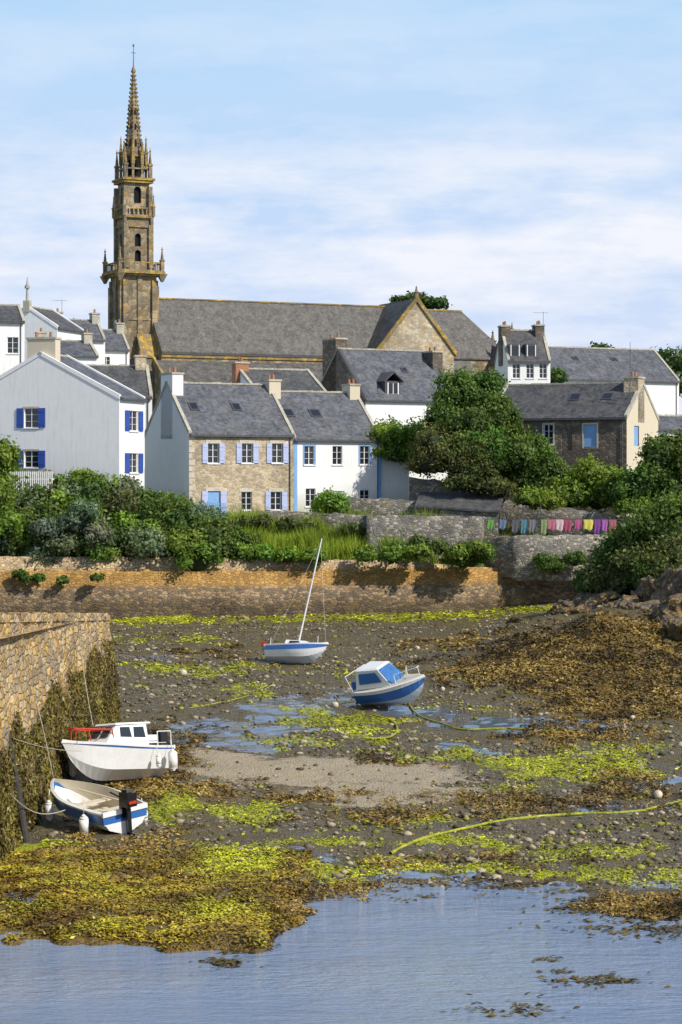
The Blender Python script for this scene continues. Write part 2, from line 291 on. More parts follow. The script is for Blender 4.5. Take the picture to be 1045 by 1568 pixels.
# seaweed
def weed(name,L,n,thr,c0,c1,size,up=.9,lift=.06,ex=1.5):
    yy=60+ (165-60)*rng.random(n*6)**ex; xx=(rng.random(n*6)-.5)*2*(yy*.155+1)
    mk=mask(L,xx,yy)+.5*breaks(xx,yy)+.35*(rng.random(n*6)-.5); k=(mk>thr)&(~((xx<-10.3)&(yy<110)))&(~((xx<-2)&(yy<76.5))); xx,yy=xx[k][:n],yy[k][:n]; n=len(xx); zz=g(xx,yy); k=zz>-.12; xx,yy,zz=xx[k],yy[k],zz[k]; n=len(xx)
    zz=np.maximum(zz,0.0)
    nr=rng.normal(size=(n,3))*.45; nr[:,2]+=up; t=(fbm(xx*1.1,yy*.8,3)*1.2+.5+.8*fbm(xx/4,yy/5,3)+.35*(rng.random(n)-.5)).clip(0,1)[:,None]
    cl=(np.array(c0)*(1-t)+np.array(c1)*t)*(.6+.8*rng.random((n,1)))
    quads(name,np.c_[xx,yy,zz+lift*rng.random(n)+.02],nr,size*(yy/100)**.8*(.5+rng.random(n)),cl,M['weed'],2.0)
weed('brown_seaweed',BROWN,100000,.45,(.065,.042,.012),(.31,.21,.05),.09,1.,.08)
weed('green_seaweed',GREEN,40000,.5,(.2,.215,.012),(.52,.53,.03),.085,1.7,.04)
n=72000; xx=-12.5+11.5*rng.random(n); yy=58.5+18.5*rng.random(n); zz=g(xx,yy); k=(zz>.02+.1*rng.random(n))&(fbm(xx/.7,yy/.9+4,3)+.5*rng.random(n)>-.1); xx,yy,zz=xx[k],yy[k],zz[k]; n=len(xx); nr=rng.normal(size=(n,3))*.3; nr[:,2]+=1
hx,hy,_=hit(368,1322); hx2,hy2,_=hit(330,1395); gp=np.maximum(1.2*np.exp(-((xx-hx)/1.45)**4-((yy-hy)/2.4)**4),.8*np.exp(-((xx-hx2)/.9)**2-((yy-hy2)/1.5)**2)); gp=np.maximum(gp,.4*ss(.1,.4,fbm(xx/1.8+9,yy/1.4,3))); gp=np.clip(gp+.25*fbm(xx,yy,3),0,1)[:,None]
t=(fbm(xx/1.6,yy/1.2,4)*1.6+.5).clip(0,1)[:,None]; cl=np.array([.15,.092,.016])*(1-t)+np.array([.42,.32,.03])*t; cl=cl*(1-gp)+np.array([.50,.51,.03])*gp
quads('yellow_wrack_seaweed',np.c_[xx,yy,zz+.02+.05*rng.random(n)],nr,.05+.05*rng.random(n),cl*(.6+.75*rng.random((n,1))),M['weed'],1.9)
P_=[];
for px,py,r,k in ((800,1357,1.2,460),(900,1500,.8,150),(780,1545,.9,180),(950,1505,.5,60),(960,1380,1.8,700),(1000,1420,1.8,700),(430,1390,.8,260),(880,1395,.7,100),(540,1350,1.4,460),(860,1492,.4,50),(380,1455,.6,160),(340,1475,.5,150),(700,1352,1.3,200),(900,1360,1.,160),(840,1470,.4,30),(620,1372,.8,80)):
    d=F*H/(py-HY); q=rng.normal(size=(k,2))*r*.5; P_.append(np.c_[X(px,d)+q[:,0]*1.3,d+q[:,1]*1.1,.012+.03*rng.random(k)])
P_=np.concatenate(P_); P_=P_[fbm(P_[:,0]*2,P_[:,1]*2.5,3)>-.12]; n=len(P_); nr=rng.normal(size=(n,3))*.2; nr[:,2]+=1
quads('floating_seaweed',P_,nr,.06+.08*rng.random(n),np.array([.11,.08,.016])*(.5+rng.random((n,1))),M['weed'],2.2)
# ------------------------------------------------------------ rocks
m,nt,b=newmat('shore_rock'); w=coords(nt,world=True); n1=noise(nt,w,.9,7,.75); n2=noise(nt,w,4,5,.7)
c=ramp(nt,n1,[(.33,(.04,.035,.033)),(.5,(.11,.095,.085)),(.7,(.25,.215,.175))]); c=mix(nt,ramp(nt,n2,[(.5,0),(.6,.85)]),c,(.42,.26,.05)); c=mix(nt,zband(nt,5.0,3.6,2.5),c,mix(nt,n2,(.05,.033,.008),(.24,.16,.045)))
setc(nt,b,c,.8,.3); bump(nt,b,math_(nt,'ADD',n1,math_(nt,'MULTIPLY',n2,.5)),1.,.35); M['rock']=m
def rock(name,px,py,d,r,seed):
    bm=bmesh.new(); bmesh.ops.create_icosphere(bm,subdivisions=5,radius=1); rg=np.random.default_rng(seed); co=np.array([v.co[:] for v in bm.verts])
    pl=rg.normal(size=(14,3)); pl/=np.linalg.norm(pl,axis=1)[:,None]; dd=.6+.3*rg.random(14); dt=co@pl.T; sc=np.min(np.where(dt>.05,dd/np.maximum(dt,.05),9),1); co=co*np.minimum(sc,1.2)[:,None]
    co+=.3*np.c_[fbm(co[:,0]*2.3+seed,co[:,2]*3+co[:,1],5),fbm(co[:,1]*2.3+seed,co[:,2]*3+4-co[:,0],5),fbm(co[:,0]*2.4+co[:,1],co[:,1]*3+seed,5)]
    for v,q in zip(bm.verts,co): v.co=Vector(q)
    me=bpy.data.meshes.new(name); bm.to_mesh(me); bm.free(); me.materials.append(M['rock']); o=bpy.data.objects.new(name,me); o.scale=r; o.location=(X(px,d),d,Z(py,d)); o.rotation_euler=(rg.random()*.5,rg.random()*.5,rg.random()*6); return link(o)
for i,(px,py,d,r) in enumerate([(895,932,147,(1.4,1.1,1.1)),(925,934,145,(1.7,1.3,1.3)),(985,955,139,(2.1,1.5,1.4)),(1030,950,136,(2.1,1.6,1.7)),(955,945,142,(1.6,1.2,1.2)),(1000,918,143,(1.9,1.4,1.5)),(1045,915,140,(2.1,1.6,1.8)),(870,943,147,(1.2,.9,.8)),(1060,980,132,(2.,1.5,1.4)),(1010,988,134,(1.5,1.,.9)),(790,955,148,(.8,.7,.35)),(765,968,146,(.7,.6,.3)),(840,960,146,(.9,.7,.45)),(905,1060,118,(.7,.6,.28)),(1020,1030,124,(1.,.8,.3)),(940,982,138,(1.3,.9,.6)),(970,908,148,(1.4,1.,1.)),(850,940,152,(1.,.8,.5)),(1035,1003,130,(1.3,.9,.7)),(900,968,142,(1.,.7,.5)),(960,1005,132,(.9,.7,.4))]):
    rock('shore_rock',px,py,d,r,20+i)
# ------------------------------------------------------------ sea wall
wp=[(-1500,150,853),(-300,156,853),(0,158,853),(345,159.5,854),(350,159.5,857),(640,162,859),(700,163,869),(885,166,873),(1100,170,876),(1500,176,876)]
wx=[X(p,d) for p,d,_ in wp]; wd=[d for _,d,_ in wp]; wt=[Z(t,d) for _,d,t in wp]
xs=np.unique(np.r_[np.linspace(wx[0],-26,12),np.arange(-26,20,.35),np.linspace(20,wx[-1],12)])
def ywall(x): return np.interp(x,wx,wd)
rows=[]
for x in xs:
    y0=float(ywall(x)); zt=float(np.interp(x,wx,wt)); zm=min(Z(876,y0),zt-.12); zl=Z(897,y0); j=lambda a:a*(random.random()-.5)
    zt+=.05*float(fbm(x*1.5,3)); rows.append([(x,y0-.1+j(.08),1.),(x,y0+j(.1),4.2),(x,y0+.06+j(.1),zl+j(.08)),(x,y0+.4,zl+.03+j(.06)),(x,y0+.42+j(.05),zm+j(.06)),(x,y0+.8,zm+.03+j(.03)),(x,y0+.84+j(.04),zt+j(.08)),(x,y0+1.35,zt+j(.1)),(x,y0+1.4,4.)])
A=np.array(rows); gridmesh('sea_wall',A[:,:,0],A[:,:,1],A[:,:,2],M['seawall'],smooth=False)
# ------------------------------------------------------------ land
ts=np.r_[1.2,np.arange(1.5,30,.5),np.linspace(31,120,30),np.linspace(140,3000,30)]; xs=np.r_[np.linspace(-1500,-50,20),np.arange(-48,48,.8),np.linspace(50,1500,20)]
def land(x,y):
    t=y-ywall(x); z=np.interp(t,[1.2,3,7,13,20,70,140,3000],[6.8,7.4,8.6,9.9,10.8,13,14,18]); return np.where(t<1.4,6.3,z)+.25*fbm(x/3,y/3,3)
Xg,Tg=np.meshgrid(xs,ts); Yg=ywall(Xg)+Tg
m,nt,b=newmat('grass_ground'); w=coords(nt,world=True); n1=noise(nt,w,2,6,.7); n2=noise(nt,w,9,4,.7)
c=ramp(nt,n1,[(.3,(.05,.07,.018)),(.6,(.12,.15,.035)),(.8,(.2,.18,.07))]); c=mix(nt,.7,c,ramp(nt,n2,[(.3,.5),(.7,1.4)]),'MULTIPLY'); setc(nt,b,c,.9,.2); bump(nt,b,n2,.8,.15)
gridmesh('grass_ground',Xg,Yg,land(Xg,Yg),m)
# ------------------------------------------------------------ quay
def qtop(y): return min(H-(942-740)*y/F,8.8)
rows=[]; yq=np.arange(40,110.3,.3)
for y in yq:
    zt=qtop(y); xb=-11.1+.67*(y-77)/33; xt=xb-.8; zb=-1.2; r=[]
    for k in range(30): t=k/29; r.append((xb+(xt-xb)*t+.14*float(fbm(y*1.7,t*9,3))+.06*(random.random()-.5),y,zb+(zt-zb)*t))
    rows.append(r)
A=np.array(rows); qp=empty('stone_quay'); o=gridmesh('quay_face',A[:,:,0],A[:,:,1],A[:,:,2],M['quay'],smooth=False); o.parent=qp
e=A[-1]; mb=MB(); n=len(e); vs=[tuple(p) for p in e]+[(-40,112,p[2]) for p in e]; mb.add(vs,[(i,i+1,n+i+1,n+i) for i in range(n-1)])
mb.add([(-11.5,40,qtop(40)-.02),(-11.35,110,qtop(110)-.02),(-60,112,qtop(110)-.02),(-60,40,qtop(40)-.02)],[(0,1,2,3)]); mb.obj('quay_end_and_top',[M['quay']],qp)
mb=MB(); y=40
while y<110:
    l=.7+.9*random.random(); y2=min(y+l-.03,110.2); xt=-11.9+.67*(y-77)/33; xt2=-11.9+.67*(y2-77)/33; a,bz=qtop(y),qtop(y2); q=.06*random.random(); h=.12*random.random()
    mb.hexa([(xt-.8,y,a-.25),(xt+.05+q,y,a-.25),(xt2+.05+q,y2,bz-.25),(xt2-.8,y2,bz-.25),(xt-.8,y,a+.0+h),(xt+.02+q,y,a+.0+h),(xt2+.02+q,y2,bz+.0+h),(xt2-.8,y2,bz+.0+h)]); y+=l
mb.obj('coping_stones',[M['quay']],qp)
n=52000; yy=60+50*rng.random(n); tt=rng.random(n)**1.3; xb=-11.1+.67*(yy-77)/33; lim=2.9+.045*(yy-77)+1.3*fbm(yy/2.5,yy/9,3); zz=-.3+tt*(lim+1.4); k=(zz>0.1)&(fbm(yy*1.1,zz*1.3,3)+.6*rng.random(n)>.05); yy,tt,xb,zz=yy[k],tt[k],xb[k],zz[k]; n=len(yy)
nr=rng.normal(size=(n,3))*.5; nr[:,0]+=1; tt2=(fbm(yy/1.2,zz/1.1,3)+.5+.3*(rng.random(n)-.5)).clip(0,1)[:,None]
quads('quay_seaweed',np.c_[xb-.8*(zz+1.2)/9.+.05+.08*rng.random(n),yy,zz],nr,.06+.06*rng.random(n),(np.array([.07,.05,.012])*(1-tt2)+np.array([.22,.18,.035])*tt2)*(.6+.7*rng.random((n,1))),M['weed'],2.,qp)
# ------------------------------------------------------------ houses
def Lto(o,ang,px):
    k=(px-CX)/F; return (k*o[1]-o[0])/(math.cos(ang)-k*math.sin(ang))
class House:
    def __init__(s,name,px,d,deg,D,zb,ze,zr,L=None,pxe=None,wall='white',roof='slate'):
        s.a=math.radians(deg); s.o=(X(px,d),d); s.L=L if L else Lto(s.o,s.a,pxe); s.D=D; s.zb,s.ze,s.zr=zb,ze,zr
        s.p=empty(name,(s.o[0],s.o[1],0),(0,0,s.a)); s.wall=wall; s.roof=roof
        s.W=MB(); s.G=MB(); s.FR=MB(); s.SH=MB(); s.ops={'f':[],'l':[],'r':[]}; s.shm=[]; s.extra=MB()
        s.TT={'f':lambda p:Vector((p[0],p[1],p[2])),'l':lambda p:Vector((p[1],p[0],p[2])),'r':lambda p:Vector((s.L-p[1],p[0],p[2]))}
    def u(s,px): return Lto(s.o,s.a,px)
    def ug(s,px,side='l'):
        ox=s.o[0]+(s.L*math.cos(s.a) if side=='r' else 0); oy=s.o[1]+(s.L*math.sin(s.a) if side=='r' else 0); return Lto((ox,oy),s.a+math.pi/2,px)
    def zf(s,py,u): return Z(py,s.o[1]+u*math.sin(s.a))
    def zg(s,py,v,side='l'): return Z(py,s.o[1]+v*math.cos(s.a)+(s.L*math.sin(s.a) if side=='r' else 0))
    def win(s,side,uc,z0,z1,w=.95,sh=None,sur=None,door=None,bars=2,lint=False):
        u0,u1=uc-w/2,uc+w/2; s.ops[side].append((u0,u1,z0,z1)); T=s.TT[side]
        for b_ in (s.G,s.FR,s.SH): b_.T=T
        if door is None:
            s.G.add([(u0,.16,z0),(u1,.16,z0),(u1,.16,z1),(u0,.16,z1)],[(0,1,2,3)])
            t=.05
            for bx in ((u0,u0+t,z0,z1),(u1-t,u1,z0,z1),(u0+t,u1-t,z0,z0+t),(u0+t,u1-t,z1-t,z1),((u0+u1)/2-.03,(u0+u1)/2+.03,z0+t,z1-t)): s.FR.box(bx[0],bx[1],.09,.15,bx[2],bx[3])
            for i in range(1,bars+1): zz=z0+(z1-z0)*i/(bars+1); s.FR.box(u0+t,(u0+u1)/2-.035,.105,.14,zz-.012,zz+.012); s.FR.box((u0+u1)/2+.035,u1-t,.105,.14,zz-.012,zz+.012)
            s.FR.box(u0-.08,u1+.08,-.07,.02,z0-.09,z0-.003)
        else: s.SH.box(u0,u1,.08,.14,z0,z1,door)
        if lint: s.SH.box(u0-.18,u1+.18,-.03,-.003,z1+.003,z1+.26,3)
        if sh is not None:
            for a,b2 in ((u0-w*.5-.02,u0-.03),(u1+.03,u1+w*.5+.02)):
                s.SH.box(a,b2,-.075,-.035,z0,z1,sh)
                for q in (z0+.25,z1-.25): s.SH.box(a+.03,b2-.03,-.095,-.076,q-.04,q+.04,sh)
        if sur is not None:
            t=.13
            for bx in ((u0-t,u0-.002,z0-t,z1+t),(u1+.002,u1+t,z0-t,z1+t),(u0-.002,u1+.002,z1+.002,z1+t),(u0-.002,u1+.002,z0-t,z0-.1)): s.SH.box(bx[0],bx[1],-.022,.03,bx[2],bx[3],sur)
        for b_ in (s.G,s.FR,s.SH): b_.T=None
    def facade(s,side,W,z1):
        T=s.TT[side]; s.W.T=T; ops=s.ops[side]
        us=sorted({0,W}|{q for o in ops for q in o[:2]}); zs=sorted({s.zb,z1}|{q for o in ops for q in o[2:]})
        for i in range(len(us)-1):
            for j in range(len(zs)-1):
                uc,zc=(us[i]+us[i+1])/2,(zs[j]+zs[j+1])/2
                if any(o[0]<uc<o[1] and o[2]<zc<o[3] for o in ops): continue
                s.W.add([(us[i],0,zs[j]),(us[i+1],0,zs[j]),(us[i+1],0,zs[j+1]),(us[i],0,zs[j+1])],[(0,1,2,3)],1 if side!='f' and len(s.wm)>1 else 0)
        for u0,u1,a,b_ in ops:
            for q in (((u0,0,a),(u0,.2,a),(u0,.2,b_),(u0,0,b_)),((u1,0,a),(u1,.2,a),(u1,.2,b_),(u1,0,b_)),((u0,0,a),(u1,0,a),(u1,.2,a),(u0,.2,a)),((u0,0,b_),(u1,0,b_),(u1,.2,b_),(u0,.2,b_))): s.W.add(q,[(0,1,2,3)])
        s.W.T=None
    def sl(s,u,t,h=0):
        hd=s.D/2; dz=s.zr-s.ze; n=math.hypot(hd,dz); return (u,hd*t-h*dz/n,s.ze+dz*t+h*hd/n)
    def skylight(s,px,t,w=.8,hh=.16):
        u=s.u(px)*1. ; mb=s.extra; p=[s.sl(u,t,.1),s.sl(u+w,t,.1),s.sl(u+w,t+hh,.1),s.sl(u,t+hh,.1)]; q=[s.sl(u,t,.2),s.sl(u+w,t,.2),s.sl(u+w,t+hh,.2),s.sl(u,t+hh,.2)]; mb.hexa(p+q,2)
        e=.1; s.G.add([s.sl(u+e,t+.02,.206),s.sl(u+w-e,t+.02,.206),s.sl(u+w-e,t+hh-.02,.206),s.sl(u+e,t+hh-.02,.206)],[(0,1,2,3)])
    def chim(s,u,v,w,dp,zt,mat=0,pots=2,zb=None,ant=False):
        mb=s.extra; z0=zb if zb else s.ze-.3; mb.box(u-w/2,u+w/2,v-dp/2,v+dp/2,z0,zt-.15,mat); mb.box(u-w/2-.07,u+w/2+.07,v-dp/2-.07,v+dp/2+.07,zt-.15,zt,1)
        for i in range(pots): mb.cone(u,v-dp/2+dp*(i+.5)/pots,zt+.002,zt+.4,.13,.1,8,4)
        if ant:
            mb.cyl((u+w/2+.05,v,zt-1),(u+w/2+.05,v,zt+1.3),.02,.02,5,2); mb.cyl((u-.5,v,zt+1.2),(u+1.,v+.1,zt+1.2),.015,.015,4,2)
            for q in range(5): mb.cyl((u-.4+q*.3,v-.25,zt+1.2),(u-.4+q*.3,v+.3,zt+1.2),.01,.01,4,2)
    def build(s,wm=None,cope=True,shm=('lav','blue','pblue','lintel'),cm='cement',ov=.18,gl=None):
        s.wm=[s.wall]+([gl] if gl else []); L,D,ze,zr,zb=s.L,s.D,s.ze,s.zr,s.zb
        s.facade('f',L,ze); s.facade('l',D,ze); s.facade('r',D,ze); gi=1 if gl else 0
        s.W.add([(0,D,zb),(L,D,zb),(L,D,ze),(0,D,ze)],[(0,1,2,3)])
        for x in (0,L): s.W.add([(x,0,ze),(x,D,ze),(x,D/2,zr)],[(0,1,2)],gi)
        s.W.obj('walls',[M[k] for k in s.wm],s.p)
        R=MB(); sp=(zr-ze)/(D/2); o0=-ov; zo=ze-ov*sp
        e=.0 if cope else .1
        for sg in (0,1):
            f=(lambda v:v) if sg==0 else (lambda v:D-v)
            R.hexa([(-e,f(o0),zo+.02),(L+e,f(o0),zo+.02),(L+e,f(D/2),zr+.02),(-e,f(D/2),zr+.02),(-e,f(o0),zo+.16),(L+e,f(o0),zo+.16),(L+e,f(D/2),zr+.16),(-e,f(D/2),zr+.16)])
        R.obj('roof',[M[s.roof]],s.p)
        mb=s.extra; 
        k=max(3,int(L/.45))
        for i in range(k): mb.box(-.1+(L+.2)*i/k,-.1+(L+.2)*(i+1)/k-.02,D/2-.13,D/2+.13,zr+.1,zr+.21+.05*random.random(),1)
        mb.box(0.02,L-.02,-ov-.1,-ov-.005,zo-.02,zo+.09,2)
        if L>5: mb.cyl((L-.35,-.08,zb),(L-.35,-.08,ze-.05),.04,.04,6,2)
        if cope:
            for x0,x1 in ((-.06,.2),(L-.2,L+.06)):
                for sg in (0,1):
                    f=(lambda v:v) if sg==0 else (lambda v:D-v)
                    mb.hexa([(x0,f(-.05),ze-.1),(x1,f(-.05),ze-.1),(x1,f(D/2),zr),(x0,f(D/2),zr),(x0,f(-.05),ze+.24),(x1,f(-.05),ze+.24),(x1,f(D/2),zr+.28),(x0,f(D/2),zr+.28)],3)
        mb.obj('chimneys_and_trim',[M[s.chm if hasattr(s,'chm') else 'cement'],M['cement'],M['metal'],M[cm],M['brick']],s.p)
        if s.G.v: s.G.obj('window_glass',[M['glass']],s.p)
        if s.FR.v: s.FR.obj('window_frames',[M['frame']],s.p)
        if s.SH.v: s.SH.obj('shutters_and_surrounds',[M[k] for k in shm],s.p)
        return s
h=House('white_house',183,165,70,12.7,9.5,18.9,22.1,L=4.3); v=h.ug(48); h.chm='white2'
for py0,py1 in ((625,655),(690,716)): h.win('l',v,h.zg(py1,v),h.zg(py0,v),1.15,1,3)
for py0,py1 in ((629,660),(694,724)):
    u=h.u(205); h.win('f',u,h.zf(py1,u),h.zf(py0,u),1.5,1)
h.chim(.6,6.4,.8,2.3,h.zg(516,6.4),0,2); h.build(cm='white')
B=House('stone_cottage',290,172,27,8.85,9.6,16.45,20.35,pxe=450,wall='stoneB')
for px in (327,379,425):
    u=B.u(px); z1=B.zf(679,u); B.win('f',u,z1-1.5,z1,.9,0,None,lint=True)
for px in (378,423):
    u=B.u(px); z1=B.zf(753,u); B.win('f',u,z1-1.4,z1,.9,0 if px==423 else None,None,lint=True)
u=B.u(328); z1=B.zf(752,u); B.win('f',u,z1-2.1,z1,1.,0,None,door=2,lint=True)
B.skylight(308,.45,.75); B.skylight(374,.45,.75); B.chim(.45,4.4,.9,2.3,20.35+.9,0,2); B.chm='white'
B.build(gl='white',cm='cement')
mb=MB()
for i in range(14): mb.box(-.02,.25+.2*(i%2),-.03,.0-.003,9.8+i*.48,10.2+i*.48)
mb.obj('quoins',[M['lintel']],B.p)
a27=math.radians(27); Lb=B.L
C=House('white_cottage',450,172+Lb*math.sin(a27),27,8.6,9.6,16.15,19.85,pxe=584,wall='white')
for px in (474,517,559):
    u=C.u(px); z1=C.zf(683,u); C.win('f',u,z1-1.45,z1,.85,None,2 if px!=517 else None)
u=C.u(476); z1=C.zf(748,u); C.win('f',u,z1-1.4,z1,.85,None,None); u=C.u(520); z1=C.zf(752,u); C.win('f',u,z1-2,z1,.9,door=0); u=C.u(559); z1=C.zf(750,u); C.win('f',u,z1-1.4,z1,.85,None,None)
C.SH.box(.02,.3,-.03,-.004,9.7,16.,2); C.SH.box(C.L-.28,C.L-.0,-.03,-.004,9.7,16.,2)
C.skylight(452,.45,.95,.17); C.skylight(494,.45,.95,.17); C.chm='white2'; C.chim(.1,4.3,1.,1.5,20.9,0,2,ant=True); C.chim(C.L-.45,4.3,.9,1.4,20.7,0,2)
C.build(cm='cement')
mb=MB(); L=C.L+.003; w=Lto((C.o[0],C.o[1]),C.a,629)-L; zl=C.zf(682,L); zr=C.zf(708,L+w)
mb.hexa([(L,0.25,9.5),(L+w,.25,9.5),(L+w,5,9.5),(L,5,9.5),(L,.25,zl),(L+w,.25,zr),(L+w,5,zr),(L,5,zl)],0); mb.hexa([(L,.15,zl+.003),(L+w+.1,.15,zr+.003),(L+w+.1,5.1,zr+.003),(L,5.1,zl+.003),(L,.15,zl+.12),(L+w+.1,.15,zr+.1),(L+w+.1,5.1,zr+.1),(L,5.1,zl+.12)],1)
mb.obj('lean_to_annex',[M['white'],M['slate']],C.p)
D=House('slate_roof_house',560,195,27,10.3,11,19.9,24.35,pxe=702,wall='white'); D.chm='stoneF'
D.chim(.55,6.9,1.1,2.6,25.5,0,2,ant=True); D.chim(D.L-.3,4.,1.,1.8,D.zf(538,D.L)+.2,0,2)
D.skylight(640,.55,.6,.1)
u=D.u(606); mb=D.extra; z0=19.9
mb.box(u-.75,u+.75,.5,2.8,z0+.1,z0+1.65,2); D.G.add([(u-.45,.488,z0+.5),(u+.45,.488,z0+.5),(u+.45,.488,z0+1.45),(u-.45,.488,z0+1.45)],[(0,1,2,3)])
for q in (-1,1): D.FR.box(u+q*.5-.05,u+q*.5+.05,.42,.49,z0+.4,z0+1.5); mb.hexa([(u+q*.95,.2,z0+1.55),(u,.2,z0+2.35),(u,3.6,z0+2.35),(u+q*.95,3,z0+1.55),(u+q*.95,.2,z0+1.65),(u,.2,z0+2.47),(u,3.6,z0+2.47),(u+q*.95,3,z0+1.65)],2)
D.FR.box(u-.03,u+.03,.42,.485,z0+.45,z0+1.45); D.build(gl='stoneF',cm='metal')
E=House('slate_house',392,188,27,7,11,20.2,22.2,L=6.5,wall='bluewhite',roof='slate_d'); E.chm='brick'; E.chim(.2,3.5,1.2,.8,22.9,0,2); E.build()
E=House('slate_house',118,182,10,8,11,19.6,22.2,L=6.,wall='white',roof='slate_d'); E.chm='stoneB'; E.chim(5.4,4,.9,1.2,23.2,0,2); E.build()
Fh=House('granite_house',748,186,-25,8.4,9.,17.95,20.75,pxe=960,wall='stoneF',roof='slate_d'); Fh.chm='stoneB'
u=Fh.u(904); Fh.win('f',u,Fh.zf(684,u),Fh.zf(650,u),1.1,door=2,sur=3); u=Fh.u(868); Fh.win('f',u,Fh.zf(690,u),Fh.zf(656,u),.9,door=1) ; u=Fh.u(840); Fh.win('f',u,Fh.zf(680,u),Fh.zf(650,u),.8,sur=3)
v=Fh.ug(975,'r'); Fh.win('r',v,Fh.zg(683,v,'r'),Fh.zg(652,v,'r'),1.3,sur=None,door=2)
Fh.skylight(857,.5,.95,.2); Fh.skylight(907,.5,.95,.2); Fh.chim(Fh.L-.6,3.8,1.2,1.7,Fh.zg(577,4,'r'),0,2)
Fh.extra.cyl((Fh.L-.1,1.2,17),(Fh.L-.1,1.2,24.0),.04,.02,6,2); Fh.build(gl='white2',cm='cement',shm=('lav','stoneF','pblue','lintel'))
E=House('white_shed',1000,190,20,4,11,17.2,18.3,L=5,wall='white'); E.build()
G=House('long_white_house',850,232,27,9,11,23.35,26.75,pxe=1040,wall='white'); G.skylight(900,.6,.7,.1); G.skylight(960,.6,.7,.1); G.build(cm='cement')
e0=Z(553,220); r0=Z(508,223)
Hh=House('white_town_house',778,220,8,6,12,e0,r0,pxe=843,wall='white',roof='slate_d'); Hh.chm='stoneF'
for px in (791,812,832):
    u=Hh.u(px); z1=Hh.zf(557,u); Hh.win('f',u,z1-1.4,z1,.75)
Hh.chim(Hh.L-.5,3.,.9,1.5,r0+.7,0,2,ant=True); Hh.chim(.3,3.,.9,1.5,r0+.6,0,2)
for px in (790,815):
    u=Hh.u(px); mb=Hh.extra; mb.box(u-.55,u+.55,.3,2.4,e0+.4,e0+1.7,2); Hh.G.add([(u-.35,.29,e0+.6),(u+.35,.29,e0+.6),(u+.35,.29,e0+1.5),(u-.35,.29,e0+1.5)],[(0,1,2,3)]); Hh.FR.box(u-.45,u-.36,.24,.29,e0+.5,e0+1.6); Hh.FR.box(u+.36,u+.45,.24,.29,e0+.5,e0+1.6)
Hh.build()
E=House('white_house_far',-60,205,15,8,11,Z(492,205),Z(470,205)+.4,pxe=38,wall='white',roof='slate_d')
for px in (-10,20):
    u=E.u(px); E.win('f',u,Z(540,205),Z(515,205),1.)
E.build()
E=House('chapel_gable_house',88,222,72,6.5,11,Z(502,222),Z(470,222),L=6,wall='white',roof='slate_d')
zr=E.zr; E.extra.box(-.15,.35,2.9,3.6,zr-.4,zr+.7,0); E.extra.cone(.1,3.25,zr+.7,zr+1.9,.16,.11,6,1); E.extra.cone(.1,3.25,zr+1.9,zr+2.2,.28,.22,6,1); E.extra.cone(.1,3.25,zr+2.2,zr+3.0,.13,.02,6,1); E.chm='cement'; E.build(cm='white')
for px,d,e,r,L_ in ((95,232,520,488,4.5),(120,238,535,503,5.5),(70,212,545,520,5)):
    E=House('slate_roof_cottage',px,d,20,6.5,11,Z(e,d),Z(r,d),L=L_,wall='white',roof='slate'); E.chm='cement'; E.chim(.3,3.2,.8,1.2,Z(r,d)+.9,0,1,ant=px==95); E.chim(L_-.3,3.2,.8,1.2,Z(r,d)+.9,0,1)
    u=L_*.55; E.win('f',u,E.ze-1.9,E.ze-.7,.8); E.build()
# ------------------------------------------------------------ church
ch=empty('church',(X(188,262),262,0),(0,0,math.radians(25))); w=4.14; cxx=w/2
S=MB()
def face_T(c,hw,k):
    ca,sa=[(1,0),(0,1),(-1,0),(0,-1)][k]
    def T(p):
        x,y=p[0],-hw+p[1]; return Vector((c+x*ca-y*sa,c+x*sa+y*ca,p[2]))
    return T
def stage(z0,z1,hw,arches,mi=0,dep=.35):
    for k in range(4):
        S.T=face_T(cxx,hw,k); ops=[(u-a/2,u+a/2,b0,b1) for u,a,b0,b1 in arches]
        us=sorted({-hw,hw}|{q for o in ops for q in o[:2]}); zs=sorted({z0,z1}|{q for o in ops for q in o[2:]})
        for i in range(len(us)-1):
            for j in range(len(zs)-1):
                uc,zc=(us[i]+us[i+1])/2,(zs[j]+zs[j+1])/2
                if any(o[0]<uc<o[1] and o[2]<zc<o[3] for o in ops): continue
                S.add([(us[i],0,zs[j]),(us[i+1],0,zs[j]),(us[i+1],0,zs[j+1]),(us[i],0,zs[j+1])],[(0,1,2,3)],mi)
        for u0,u1,a,b_ in ops:
            for q in (((u0,0,a),(u0,dep,a),(u0,dep,b_),(u0,0,b_)),((u1,0,a),(u1,dep,a),(u1,dep,b_),(u1,0,b_)),((u0,0,a),(u1,0,a),(u1,dep,a),(u0,dep,a))): S.add(q,[(0,1,2,3)],mi)
            S.add([(u0,dep,a),(u1,dep,a),(u1,dep,b_),(u0,dep,b_)],[(0,1,2,3)],2)
            r=(u1-u0)/2; uc=(u0+u1)/2; zc=b_-r
            for sg in (-1,1):
                arc=[(uc+sg*r*math.cos(t),-.003,zc+r*math.sin(t)) for t in np.linspace(0,math.pi/2,6)]
                S.add([(uc+sg*r,-.003,b_)]+arc,[(0,i,i+1) for i in range(1,6)],mi)
    S.T=None
def ring(z0,z1,hw,mi=0): S.box(cxx-hw,cxx+hw,cxx-hw,cxx+hw,z0,z1,mi)
def bal(z,hw,h=.95,mi=0,n=7):
    for k in range(4):
        S.T=face_T(cxx,hw,k); S.box(-hw,hw-.16,0,.15,z,z+.15,mi); S.box(-hw,hw-.16,0,.15,z+h-.16,z+h,1)
        for i in range(n): u=-hw+.12+(2*hw-.3)*i/(n-1); S.box(u-.09,u+.09,.02,.13,z+.15,z+h-.16,mi)
    S.T=None
